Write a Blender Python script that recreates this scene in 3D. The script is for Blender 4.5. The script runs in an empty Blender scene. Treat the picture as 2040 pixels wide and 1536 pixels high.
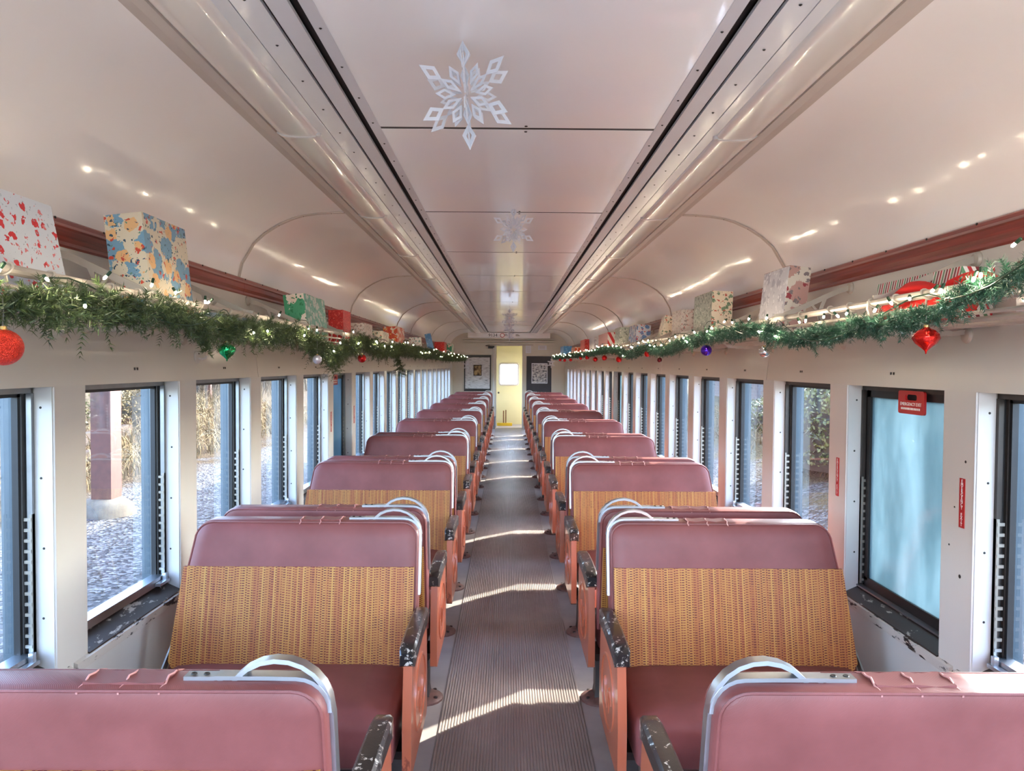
import bpy, bmesh, math, random
import numpy as np
from mathutils import Vector, Matrix

random.seed(7)
RNG = np.random.default_rng(11)
SC = bpy.context.scene
COL = SC.collection
PI = math.pi

# ------------------------------------------------------------------ camera
FPX = 1451.0
yaw = math.atan((1020 - 1011) / FPX)
pit = math.atan((768 - 728) / FPX)
fwd = Vector((math.sin(yaw) * math.cos(pit), math.cos(yaw) * math.cos(pit), -math.sin(pit)))
rgt = fwd.cross(Vector((0, 0, 1))).normalized()
upv = rgt.cross(fwd)
Rroll = Matrix.Rotation(-0.0063, 3, fwd)
rgt = Rroll @ rgt
upv = Rroll @ upv
cam_d = bpy.data.cameras.new('camera')
cam_d.sensor_width = 36.0
cam_d.sensor_fit = 'HORIZONTAL'
cam_d.lens = FPX / 2040.0 * 36.0
cam_d.clip_start = 0.05
cam_d.clip_end = 400
cam = bpy.data.objects.new('camera', cam_d)
COL.objects.link(cam)
M3 = Matrix((rgt, upv, -fwd)).transposed()
cam.matrix_world = Matrix.Translation((-0.03, 0, 1.60)) @ M3.to_4x4()
SC.camera = cam

# ------------------------------------------------------------------ world, sun, exposure
W = bpy.data.worlds.new('world')
SC.world = W
W.use_nodes = True
wn = W.node_tree.nodes
wl = W.node_tree.links
wn.clear()
w_out = wn.new('ShaderNodeOutputWorld')
w_bg = wn.new('ShaderNodeBackground')
w_sky = wn.new('ShaderNodeTexSky')
w_sky.sky_type = 'NISHITA'
w_sky.sun_disc = False
w_sky.sun_elevation = math.radians(30)
w_sky.sun_rotation = math.radians(49)
w_sky.air_density = 1.0
w_sky.dust_density = 2.5
w_sky.ozone_density = 1.0
w_mix = wn.new('ShaderNodeMix')
w_mix.data_type = 'RGBA'
w_mix.inputs[0].default_value = 0.22
w_bw = wn.new('ShaderNodeRGBToBW')
w_tint = wn.new('ShaderNodeMix')
w_tint.data_type = 'RGBA'
w_tint.blend_type = 'MULTIPLY'
w_tint.inputs[0].default_value = 1.0
w_tint.inputs[7].default_value = (0.90, 0.98, 1.13, 1)
wl.new(w_sky.outputs[0], w_bw.inputs[0])
wl.new(w_sky.outputs[0], w_mix.inputs[6])
wl.new(w_bw.outputs[0], w_mix.inputs[7])
wl.new(w_mix.outputs[2], w_tint.inputs[6])
wl.new(w_tint.outputs[2], w_bg.inputs[0])
w_bg.inputs[1].default_value = 1.0
wl.new(w_bg.outputs[0], w_out.inputs[0])

sun_d = bpy.data.lights.new('sun', 'SUN')
sun_d.energy = 7.0
sun_d.angle = math.radians(0.5)
sun_d.color = (1.0, 0.93, 0.80)
sun = bpy.data.objects.new('sun', sun_d)
COL.objects.link(sun)
sun.rotation_euler = Vector((1.0, 0.86, 0.75)).to_track_quat('Z', 'Y').to_euler()

vs = SC.view_settings
vs.view_transform = 'Standard'
vs.look = 'None'
vs.exposure = 2.1
vs.gamma = 1.0
vs.use_curve_mapping = False
SC.cycles.max_bounces = 12
SC.cycles.diffuse_bounces = 8
SC.cycles.glossy_bounces = 4
SC.cycles.transmission_bounces = 6
SC.cycles.transparent_max_bounces = 12
SC.cycles.caustics_reflective = False
SC.cycles.caustics_refractive = False
SC.cycles.sample_clamp_indirect = 6.0


# ------------------------------------------------------------------ helpers: materials
def lin(c):
    return tuple(((v / 255) / 12.92 if v / 255 <= 0.04045 else ((v / 255 + 0.055) / 1.055) ** 2.4) for v in c)


class NT:
    def __init__(s, name):
        s.m = bpy.data.materials.new(name)
        s.m.use_nodes = True
        s.t = s.m.node_tree
        s.b = s.t.nodes['Principled BSDF']
        s.out = s.t.nodes['Material Output']

    def n(s, typ, ins=None, **kw):
        nd = s.t.nodes.new('ShaderNode' + typ)
        for k, v in kw.items():
            setattr(nd, k, v)
        for k, v in (ins or {}).items():
            s.set(nd.inputs[k], v)
        return nd

    def set(s, sock, v):
        if isinstance(v, bpy.types.NodeSocket):
            s.t.links.new(v, sock)
        elif isinstance(v, tuple) and len(v) == 3 and sock.type == 'RGBA':
            sock.default_value = (*v, 1)
        else:
            sock.default_value = v

    def p(s, **kw):
        for k, v in kw.items():
            s.set(s.b.inputs[k.replace('_', ' ')], v)
        return s

    def coord(s, scale=(1, 1, 1), kind='Object', rot=(0, 0, 0)):
        c = s.n('TexCoord').outputs[kind]
        return s.n('Mapping', {'Vector': c, 'Scale': scale, 'Rotation': rot}).outputs[0]

    def noise(s, scale, detail=3.0, rough=0.5, vec=None):
        ins = {'Scale': scale, 'Detail': detail, 'Roughness': rough}
        if vec is not None:
            ins['Vector'] = vec
        return s.n('TexNoise', ins).outputs[0]

    def ramp(s, fac, stops, interp='LINEAR'):
        r = s.n('ValToRGB', {'Fac': fac})
        r.color_ramp.interpolation = interp
        e = r.color_ramp.elements
        while len(e) < len(stops):
            e.new(0.5)
        for i, (pos, c) in enumerate(stops):
            e[i].position = pos
            e[i].color = (*c, 1) if len(c) == 3 else c
        return r.outputs[0]

    def mix(s, fac, a, b, blend='MIX'):
        m = s.n('Mix', data_type='RGBA', blend_type=blend)
        s.set(m.inputs[0], fac)
        s.set(m.inputs[6], a)
        s.set(m.inputs[7], b)
        return m.outputs[2]

    def math(s, op, a, b=0.0, c=0.0):
        m = s.n('Math', operation=op)
        s.set(m.inputs[0], a)
        s.set(m.inputs[1], b)
        s.set(m.inputs[2], c)
        return m.outputs[0]

    def bump(s, height, strength=0.2, dist=0.01):
        b = s.n('Bump', {'Height': height, 'Strength': strength, 'Distance': dist})
        s.set(s.b.inputs['Normal'], b.outputs[0])
        return s


MATS = {}


def simple(name, col, rough=0.5, metal=0.0, var=0.08, vscale=6.0, bump=0.0, bscale=60.0, coat=0.0, spec=0.5, coat_rough=0.08):
    q = NT(name)
    c = lin(col)
    if var > 0:
        co = q.coord()
        f = q.noise(vscale, 4, 0.55, co)
        a = tuple(max(0, v * (1 - var)) for v in c)
        b = tuple(min(1, v * (1 + var)) for v in c)
        q.p(Base_Color=q.ramp(f, [(0.3, a), (0.7, b)]))
        if bump:
            q.bump(q.noise(bscale, 3, 0.5, co), bump, 0.004)
    else:
        q.p(Base_Color=c)
    q.p(Roughness=rough, Metallic=metal)
    q.b.inputs['Specular IOR Level'].default_value = spec
    if coat:
        q.p(Coat_Weight=coat, Coat_Roughness=coat_rough)
    MATS[name] = q.m
    return q.m


def worn(name, col, chip, rough=0.35, amount=0.62, scale=28.0, stretch=(1, 1, 1), coat=0.0):
    q = NT(name)
    co = q.coord(stretch)
    f = q.noise(scale, 6, 0.65, co)
    g = q.noise(3.0, 2, 0.5, co)
    f = q.math('ADD', f, q.math('MULTIPLY', q.math('SUBTRACT', g, 0.5), 0.35))
    k = q.ramp(f, [(amount, (0, 0, 0)), (amount + 0.03, (1, 1, 1))])
    q.p(Base_Color=q.mix(k, lin(col), lin(chip)), Roughness=rough, Coat_Weight=coat)
    q.bump(f, 0.15, 0.002)
    MATS[name] = q.m
    return q.m


simple('wall_paint', (206, 203, 195), 0.36, var=0.03, vscale=1.5, bump=0.05, bscale=9, coat=0.25, coat_rough=0.18)
simple('jamb_paint', (200, 198, 194), 0.4, var=0.03, vscale=5)
simple('ceiling_paint', (244, 241, 240), 0.30, var=0.03, vscale=0.8, coat=0.55, coat_rough=0.06)
simple('cove_paint', (244, 240, 238), 0.30, var=0.035, vscale=0.9, coat=0.45, coat_rough=0.09)
simple('channel_grey', (202, 202, 206), 0.38, var=0.04, vscale=3, coat=0.3, coat_rough=0.15)
simple('channel_trim', (190, 180, 172), 0.45, var=0.05, vscale=3)
simple('slot_black', (14, 13, 13), 0.6, var=0)
simple('aluminium', (188, 194, 200), 0.33, 1.0, var=0.05, vscale=20)
simple('steel_frame', (138, 140, 142), 0.38, 0.8, var=0.1, vscale=14)
simple('bronze_frame', (64, 58, 54), 0.42, 0.5, var=0.15, vscale=10)
simple('rubber_black', (22, 21, 22), 0.5, var=0.1)
simple('screw_dark', (48, 44, 40), 0.5, 0.4, var=0)
simple('rack_grey', (176, 168, 156), 0.42, 0.15, var=0.08, vscale=12)
simple('floor_vinyl', (158, 149, 145), 0.42, var=0.16, vscale=3.5, bump=0.06, bscale=30)
simple('end_wall', (205, 200, 186), 0.4, var=0.04, vscale=2)
simple('door_yellow', (208, 198, 152), 0.36, var=0.05, vscale=2, coat=0.3)
simple('bin_grey', (122, 126, 130), 0.5, var=0.06)
simple('yellow_plastic', (222, 186, 40), 0.4, var=0.08)
simple('brown_wood', (120, 78, 44), 0.5, var=0.2, vscale=20)
simple('board_dark', (52, 52, 58), 0.55, var=0.1)
simple('frame_black', (24, 23, 22), 0.4, var=0)
simple('paper_white', (214, 218, 226), 0.75, var=0.02)
simple('thread_grey', (170, 168, 164), 0.6, var=0)
simple('sign_red', (190, 40, 36), 0.4, var=0.06, vscale=20)
simple('label_red', (178, 30, 30), 0.5, var=0.05)
simple('text_white', (240, 238, 232), 0.6, var=0)
simple('text_black', (30, 28, 28), 0.6, var=0)
simple('cap_gold', (200, 168, 110), 0.3, 0.9, var=0.05)
simple('seat_iron', (52, 40, 38), 0.5, 0.3, var=0.2, vscale=18)
simple('flange_paint', (104, 72, 66), 0.5, var=0.25, vscale=30)
simple('wire_green', (28, 60, 40), 0.5, var=0)
simple('roof_metal', (70, 66, 62), 0.7, var=0.1)
simple('velvet_red', (206, 24, 18), 0.85, var=0.2, vscale=9, bump=0.2, bscale=60)
simple('hinge_metal', (150, 146, 138), 0.4, 0.7, var=0.1)

simple('slate_metal', (70, 84, 92), 0.45, 0.2, var=0.1)
# maroon seat vinyl (fine woven emboss)
q = NT('seat_vinyl')
co = q.coord()
f = q.noise(4.0, 4, 0.6, co)
q.p(Base_Color=q.ramp(f, [(0.3, lin((112, 59, 56))), (0.72, lin((133, 75, 72)))]), Roughness=0.42)
q.p(Coat_Weight=0.05, Coat_Roughness=0.3)
q.b.inputs['Specular IOR Level'].default_value = 0.35
wv = q.n('TexWave', {'Vector': co, 'Scale': 160.0, 'Distortion': 0.4, 'Detail': 1.0}, bands_direction='DIAGONAL').outputs[1]
q.bump(q.math('ADD', q.math('MULTIPLY', wv, 0.35), q.noise(14.0, 3, 0.5, co)), 0.12, 0.003)
MATS['seat_vinyl'] = q.m

# woven plaid rattan cloth
q = NT('rattan')
tc = q.n('TexCoord').outputs['Object']
sp = q.n('SeparateXYZ', {0: tc})
colx = q.math('DIVIDE', sp.outputs[0], 0.0112)
cid = q.math('FLOOR', colx)
cfr = q.math('FRACT', colx)
cw = q.n('TexWhiteNoise', {'W': cid}, noise_dimensions='1D').outputs[0]
odd = q.math('MODULO', q.math('ABSOLUTE', cid), 2.0)
rowz = q.math('ADD', q.math('DIVIDE', sp.outputs[2], 0.0092), q.math('MULTIPLY', cw, 3.0))
rid = q.math('FLOOR', rowz)
rfr = q.math('FRACT', rowz)
cv = q.n('CombineXYZ', {0: cid, 1: q.math('FLOOR', q.math('DIVIDE', rid, 5.0))}).outputs[0]
cell = q.n('TexWhiteNoise', {'Vector': cv}, noise_dimensions='3D').outputs[0]
base = q.ramp(cw, [(0.0, lin((184, 128, 58))), (0.35, lin((176, 114, 52))), (0.65, lin((190, 138, 64))), (0.85, lin((170, 104, 52)))], 'CONSTANT')
dash = q.math('LESS_THAN', rfr, 0.48)
dcol = q.ramp(cell, [(0.0, lin((104, 34, 20))), (0.4, lin((124, 46, 26))), (0.75, lin((138, 72, 32)))], 'CONSTANT')
wide = q.math('ADD', 0.14, q.math('MULTIPLY', odd, 0.34))
inside = q.math('MULTIPLY', dash, q.math('GREATER_THAN', cfr, wide))
c1 = q.mix(inside, base, dcol)
soil = q.noise(3.5, 4, 0.6, q.coord())
c2 = q.mix(q.ramp(soil, [(0.35, (0, 0, 0)), (0.8, (0.5, 0.5, 0.5))]), c1, q.mix(0.45, c1, lin((110, 62, 36))))
q.p(Base_Color=c2, Roughness=0.5)
q.bump(q.math('ADD', q.math('MULTIPLY', dash, 0.5), q.math('GREATER_THAN', cfr, 0.15)), 0.35, 0.0015)
MATS['rattan'] = q.m

worn('orange_wood', (176, 92, 62), (130, 60, 40), 0.34, 0.70, 18, (1, 1, 0.3), 0.35)
worn('arm_black', (26, 24, 25), (190, 182, 172), 0.28, 0.59, 55, (1, 1, 1), 0.4)
worn('sill_worn', (50, 41, 38), (170, 164, 156), 0.35, 0.60, 30, (1, 0.35, 1))
worn('ledge_chipped', (196, 190, 180), (34, 28, 26), 0.45, 0.51, 26, (1, 0.3, 1))

q = NT('trim_wood')
co = q.coord((6, 0.5, 14))
f = q.noise(3.0, 6, 0.65, co)
q.p(Base_Color=q.ramp(f, [(0.25, lin((92, 34, 28))), (0.5, lin((132, 52, 42))), (0.75, lin((158, 76, 58)))]), Roughness=0.33, Coat_Weight=0.3)
MATS['trim_wood'] = q.m

q = NT('mat_ribbed')
f = q.noise(2.2, 5, 0.6, q.coord((1, 0.5, 1)))
q.p(Base_Color=q.ramp(f, [(0.3, lin((132, 119, 112))), (0.6, lin((162, 150, 143))), (0.8, lin((180, 169, 163)))]), Roughness=0.36)
MATS['mat_ribbed'] = q.m

q = NT('diffuser')
f = q.noise(2.0, 2, 0.5, q.coord((1, 0.4, 1)))
q.p(Base_Color=q.ramp(f, [(0.3, lin((214, 208, 200))), (0.7, lin((226, 222, 216)))]), Roughness=0.22, Coat_Weight=0.6, Coat_Roughness=0.05)
q.b.inputs['Subsurface Weight'].default_value = 0.0
MATS['diffuser'] = q.m


def glass_mat(name, tint, gloss):
    q = NT(name)
    tr = q.n('BsdfTransparent', {'Color': tint})
    gl = q.n('BsdfGlossy', {'Color': (1, 1, 1), 'Roughness': 0.02})
    fr = q.n('Fresnel', {'IOR': 1.45})
    mx = q.n('MixShader', {0: q.math('MULTIPLY', fr.outputs[0], gloss), 1: tr.outputs[0], 2: gl.outputs[0]})
    q.t.links.new(mx.outputs[0], q.out.inputs[0])
    MATS[name] = q.m


glass_mat('glass', (0.95, 0.975, 0.985), 0.22)

q = NT('fogged_plastic')
co = q.coord((1, 1, 0.35))
f = q.noise(5.0, 5, 0.6, co)
tl = q.n('BsdfTranslucent', {'Color': q.ramp(f, [(0.3, (0.07, 0.12, 0.14)), (0.7, (0.14, 0.20, 0.225))])})
df = q.n('BsdfDiffuse', {'Color': (0.22, 0.33, 0.37)})
gl = q.n('BsdfGlossy', {'Color': (1, 1, 1), 'Roughness': 0.12})
tr = q.n('BsdfTransparent', {'Color': (0.85, 0.95, 1.0)})
m1 = q.n('MixShader', {0: 0.25, 1: tl.outputs[0], 2: df.outputs[0]})
k = q.ramp(f, [(0.45, (0.05, 0.05, 0.05)), (0.75, (0.16, 0.16, 0.16))])
m2 = q.n('MixShader', {0: k, 1: m1.outputs[0], 2: tr.outputs[0]})
m3 = q.n('MixShader', {0: 0.06, 1: m2.outputs[0], 2: gl.outputs[0]})
q.t.links.new(m3.outputs[0], q.out.inputs[0])
MATS['fogged_plastic'] = q.m


def emis(name, col, strength):
    q = NT(name)
    e = q.n('Emission', {'Color': col, 'Strength': strength})
    q.t.links.new(e.outputs[0], q.out.inputs[0])
    MATS[name] = q.m


emis('fairy_bulb', (1.0, 0.83, 0.60), 135.0)


def foliage(name, a, b, tips=None):
    q = NT(name)
    co = q.coord()
    f = q.noise(40.0, 3, 0.6, co)
    c = q.ramp(f, [(0.3, lin(a)), (0.68, lin(b))])
    if tips:
        t = q.noise(90.0, 2, 0.5, co)
        c = q.mix(q.ramp(t, [(0.62, (0, 0, 0)), (0.68, (1, 1, 1))]), c, lin(tips))
    q.p(Base_Color=c, Roughness=0.5)
    MATS[name] = q.m


foliage('pine_olive', (34, 52, 30), (86, 104, 58))
foliage('pine_tinsel', (22, 58, 42), (48, 96, 72), (176, 196, 190))


def ball(name, col, rough=0.18, metal=0.75, glitter=False):
    q = NT(name)
    q.p(Base_Color=lin(col), Roughness=rough, Metallic=metal)
    if glitter:
        v = q.n('TexVoronoi', {'Vector': q.coord(), 'Scale': 420.0})
        q.p(Base_Color=q.mix(v.outputs[1], lin(col), lin(tuple(min(255, int(c * 1.35) + 12) for c in col))), Roughness=0.35)
        q.bump(v.outputs[0], 0.8, 0.003)
    MATS[name] = q.m


ball('ball_red_glitter', (206, 44, 26), 0.35, 0.5, True)
ball('ball_red', (200, 30, 28), 0.2, 0.6)
ball('ball_dark_red', (112, 30, 34), 0.2, 0.6)
ball('ball_green', (40, 170, 96), 0.12, 0.85)
ball('ball_pearl', (206, 204, 216), 0.2, 0.35)
ball('ball_silver', (206, 200, 196), 0.14, 0.95)
ball('ball_purple', (84, 40, 180), 0.15, 0.75)
ball('ball_red_foil', (214, 44, 36), 0.16, 0.85)


def wrap(name, base, accents, scale=14.0, thr=0.34, rough=0.4, stripe=None, rot=0.0, stripes=None):
    """wrapping paper: blobs (voronoi cells) or stripes in a few print colours"""
    q = NT(name)
    tc = q.coord(rot=(0.3, 0.2, rot))
    c = lin(base)
    if stripes:
        sx = q.n('SeparateXYZ', {0: q.coord(rot=(0.0, 0.5, 0.6))}).outputs[1]
        fr = q.math('FRACT', q.math('MULTIPLY', sx, scale))
        n = len(stripes)
        c = q.ramp(fr, [(i / n, lin(s)) for i, s in enumerate(stripes)], 'CONSTANT')
    else:
        for j, (ac, sc_, th) in enumerate(accents):
            if j == 0:
                wz = q.n('TexNoise', {'Vector': tc, 'Scale': 55.0, 'Detail': 2.0})
                tc = q.n('MixRGB', {0: 0.035, 1: tc, 2: wz.outputs[1]}).outputs[0]
            v = q.n('TexVoronoi', {'Vector': q.n('Mapping', {'Vector': tc, 'Location': (j * 3.1, j * 1.7, j * 0.9)}).outputs[0], 'Scale': sc_})
            v.inputs['Randomness'].default_value = 0.75
            k = q.math('LESS_THAN', v.outputs[0], th * 1.3)
            c = q.mix(k, c, lin(ac))
    q.p(Base_Color=c, Roughness=rough, Coat_Weight=0.2)
    MATS[name] = q.m


# ------------------------------------------------------------------ helpers: meshes and objects
class MB:
    def __init__(s):
        s.v = []
        s.f = []

    def add(s, vs, fs):
        o = len(s.v)
        s.v += [tuple(p) for p in vs]
        s.f += [tuple(i + o for i in f) for f in fs]
        return s

    def box(s, x0, x1, y0, y1, z0, z1):
        return s.add([(x0, y0, z0), (x1, y0, z0), (x1, y1, z0), (x0, y1, z0), (x0, y0, z1), (x1, y0, z1), (x1, y1, z1), (x0, y1, z1)],
                     [(0, 3, 2, 1), (4, 5, 6, 7), (0, 1, 5, 4), (1, 2, 6, 5), (2, 3, 7, 6), (3, 0, 4, 7)])

    def prism_y(s, poly, y0, y1):
        n = len(poly)
        vs = [(x, y0, z) for x, z in poly] + [(x, y1, z) for x, z in poly]
        fs = [(i, (i + 1) % n, n + (i + 1) % n, n + i) for i in range(n)]
        fs += [tuple(range(n))[::-1], tuple(range(n, 2 * n))]
        return s.add(vs, fs)

    def prism_x(s, poly, x0, x1):
        n = len(poly)
        vs = [(x0, y, z) for y, z in poly] + [(x1, y, z) for y, z in poly]
        fs = [(i, (i + 1) % n, n + (i + 1) % n, n + i) for i in range(n)]
        fs += [tuple(range(n))[::-1], tuple(range(n, 2 * n))]
        return s.add(vs, fs)

    def strip_y(s, poly, y0, y1):
        """open profile swept along y, single sided sheet"""
        n = len(poly)
        vs = [(x, y0, z) for x, z in poly] + [(x, y1, z) for x, z in poly]
        return s.add(vs, [(i, i + 1, n + i + 1, n + i) for i in range(n - 1)])

    def tube(s, pts, r, n=8, cap=True, closed=False):
        pts = [Vector(p) for p in pts]
        m = len(pts)
        rr = r if isinstance(r, (list, tuple)) else [r] * m
        rings = []
        up = None
        for i in range(m):
            a = pts[(i - 1) % m] if (closed or i > 0) else pts[i]
            b = pts[(i + 1) % m] if (closed or i < m - 1) else pts[i]
            t = (b - a)
            t = t.normalized() if t.length > 1e-9 else Vector((0, 0, 1))
            if up is None:
                up = Vector((0, 0, 1)) if abs(t.z) < 0.9 else Vector((1, 0, 0))
            side = t.cross(up)
            if side.length < 1e-6:
                side = t.orthogonal()
            side.normalize()
            up = side.cross(t).normalized()
            rings.append([pts[i] + (side * math.cos(2 * PI * k / n) + up * math.sin(2 * PI * k / n)) * rr[i] for k in range(n)])
        vs = [p for ring in rings for p in ring]
        fs = []
        for i in range(m if closed else m - 1):
            j = (i + 1) % m
            for k in range(n):
                fs.append((i * n + k, i * n + (k + 1) % n, j * n + (k + 1) % n, j * n + k))
        if cap and not closed:
            fs.append(tuple(range(n))[::-1])
            fs.append(tuple(range((m - 1) * n, m * n)))
        return s.add(vs, fs)

    def bar(s, pts, w, h, wdir):
        """rectangular bar along pts; w across wdir, h the other way"""
        pts = [Vector(p) for p in pts]
        wd = Vector(wdir).normalized()
        m = len(pts)
        vs = []
        for i in range(m):
            a = pts[max(i - 1, 0)]
            b = pts[min(i + 1, m - 1)]
            t = (b - a).normalized()
            nn = t.cross(wd).normalized()
            for sw, sh in ((-1, -1), (1, -1), (1, 1), (-1, 1)):
                vs.append(pts[i] + wd * (w / 2 * sw) + nn * (h / 2 * sh))
        fs = []
        for i in range(m - 1):
            for k in range(4):
                fs.append((i * 4 + k, i * 4 + (k + 1) % 4, i * 4 + 4 + (k + 1) % 4, i * 4 + 4 + k))
        fs.append((3, 2, 1, 0))
        fs.append(tuple((m - 1) * 4 + k for k in range(4)))
        return s.add(vs, fs)

    def lathe(s, prof, c=(0, 0, 0), n=16, axis='z'):
        vs = []
        for r, h in prof:
            for k in range(n):
                a = 2 * PI * k / n
                p = (r * math.cos(a), r * math.sin(a), h)
                if axis == 'x':
                    p = (p[2], p[0], p[1])
                elif axis == 'y':
                    p = (p[0], p[2], p[1])
                vs.append((c[0] + p[0], c[1] + p[1], c[2] + p[2]))
        m = len(prof)
        fs = [(i * n + k, i * n + (k + 1) % n, (i + 1) * n + (k + 1) % n, (i + 1) * n + k) for i in range(m - 1) for k in range(n)]
        if prof[0][0] > 1e-6:
            fs.append(tuple(range(n))[::-1])
        if prof[-1][0] > 1e-6:
            fs.append(tuple(range((m - 1) * n, m * n)))
        return s.add(vs, fs)

    def loft(s, loops, cap=True):
        n = len(loops[0])
        vs = [p for l in loops for p in l]
        fs = [(i * n + k, i * n + (k + 1) % n, (i + 1) * n + (k + 1) % n, (i + 1) * n + k) for i in range(len(loops) - 1) for k in range(n)]
        if cap:
            fs.append(tuple(range(n))[::-1])
            fs.append(tuple(range((len(loops) - 1) * n, len(loops) * n)))
        return s.add(vs, fs)

    def mesh(s, name, mat, bevel=0.0, seg=2, smooth=35, recalc=True):
        me = bpy.data.meshes.new(name)
        bm = bmesh.new()
        bv = [bm.verts.new(p) for p in s.v]
        for f in s.f:
            try:
                bm.faces.new([bv[i] for i in f])
            except ValueError:
                pass
        if bevel > 0:
            ed = [e for e in bm.edges if len(e.link_faces) == 2 and e.calc_face_angle(0) > 0.5]
            bmesh.ops.bevel(bm, geom=ed, offset=bevel, segments=seg, affect='EDGES', profile=0.5, clamp_overlap=True)
        if recalc:
            bmesh.ops.recalc_face_normals(bm, faces=bm.faces[:])
        bm.to_mesh(me)
        bm.free()
        if smooth:
            me.shade_smooth()
            me.set_sharp_from_angle(angle=math.radians(smooth))
        me.materials.append(MATS[mat])
        return me

    def build(s, name, mat, parent=None, **kw):
        return link(name, s.mesh(name, mat, **kw), parent)


def link(name, me, parent=None, loc=None, rot=None):
    o = bpy.data.objects.new(name, me)
    COL.objects.link(o)
    if parent is not None:
        o.parent = parent
    if loc is not None:
        o.location = loc
    if rot is not None:
        o.rotation_euler = rot
    return o


def thing(name, label, cat, loc=(0, 0, 0), rot=(0, 0, 0), group=None):
    o = bpy.data.objects.new(name, None)
    o.empty_display_size = 0.1
    COL.objects.link(o)
    o.location = loc
    o.rotation_euler = rot
    return tag(o, label, cat, group)


def tag(o, label=None, cat=None, group=None, kind=None):
    if label:
        o['label'] = label
    if cat:
        o['category'] = cat
    if group:
        o['group'] = group
    if kind:
        o['kind'] = kind
    return o


def struct(name, label, me=None):
    o = bpy.data.objects.new(name, me)
    COL.objects.link(o)
    return tag(o, label, kind='structure')


def copy_tree(o, parent=None):
    c = o.copy()
    COL.objects.link(c)
    c.parent = parent
    for ch in o.children:
        copy_tree(ch, c)
    return c


def text_mesh(txt, size, mat, extrude=0.0006):
    cu = bpy.data.curves.new('lettering', 'FONT')
    cu.body = txt
    cu.size = size
    cu.extrude = extrude
    cu.align_x = 'CENTER'
    cu.align_y = 'CENTER'
    cu.resolution_u = 2
    o = bpy.data.objects.new('lettering', cu)
    COL.objects.link(o)
    dg = bpy.context.evaluated_depsgraph_get()
    me = bpy.data.meshes.new_from_object(o.evaluated_get(dg))
    bpy.data.objects.remove(o)
    me.materials.clear()
    me.materials.append(MATS[mat])
    return me


ORD = ['nearest', 'second', 'third', 'fourth', 'fifth', 'sixth', 'seventh', 'eighth', 'ninth', 'tenth', 'eleventh', 'twelfth', 'thirteenth',
       'fourteenth', 'fifteenth', 'sixteenth', 'seventeenth', 'eighteenth', 'nineteenth', 'twentieth', 'twenty-first', 'twenty-second']

# ------------------------------------------------------------------ dimensions (metres, camera looks along +y)
P = 0.867            # seat and window pitch
WX = 1.44            # inner wall plane
WO = 1.60            # outer skin
Y0, Y1 = -2.0, 18.7  # car interior from behind the camera to the end bulkhead
HEAD, SILL = 1.525, 0.62
CEIL = 2.442
PIER0, PIERW = 3.134, 0.172   # far jamb plane of one window and pier width
COVE = [(1.512, 2.072), (1.492, 2.155), (1.428, 2.262), (1.365, 2.318), (1.29, 2.365), (1.215, 2.398), (1.153, 2.416), (1.075, 2.428), (1.0, 2.433), (0.93, 2.435)]
SEAMS = [2.617 + 1.418 * k for k in range(-3, 12)]
RINGS = [1.183, 4.02, 6.86, 9.69, 11.10, 13.96, 16.8]


def piers():
    k = int(math.floor((Y0 - PIER0) / P))
    out = []
    while True:
        y = PIER0 + P * k
        if y > 17.9:
            break
        if y + PIERW > Y0:
            out.append(y)
        k += 1
    return out


PIERS = piers()

# ------------------------------------------------------------------ floor
fl = struct('floor', 'worn grey brown vinyl coach floor')
MB().box(-WO, WO, Y0, 21.2, -0.12, 0.0).build('floor_slab', 'floor_vinyl', fl, smooth=0)
mb = MB()
x = -0.325
prof = []
while x < 0.325:
    prof += [(x, 0.0015), (x + 0.0035, 0.0058), (x + 0.0085, 0.0058), (x + 0.012, 0.0015)]
    x += 0.0128
prof = [(-0.33, 0.0005)] + prof + [(0.33, 0.0005)]
for ya, yb in ((Y0, 4.93), (4.934, 9.6), (9.604, 14.2), (14.204, Y1)):
    m2 = MB()
    m2.strip_y(prof, ya, yb)
    m2.build('ribbed_mat', 'mat_ribbed', fl, smooth=0)

# ------------------------------------------------------------------ side walls
EMERG = {(-1, 5.907), (1, 2.439), (1, 9.4)}


def near(a, b):
    return abs(a - b) < 0.05


def is_emerg(s, q0):
    return any(s == e[0] and abs(q0 - e[1]) < 0.3 for e in EMERG)


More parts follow.
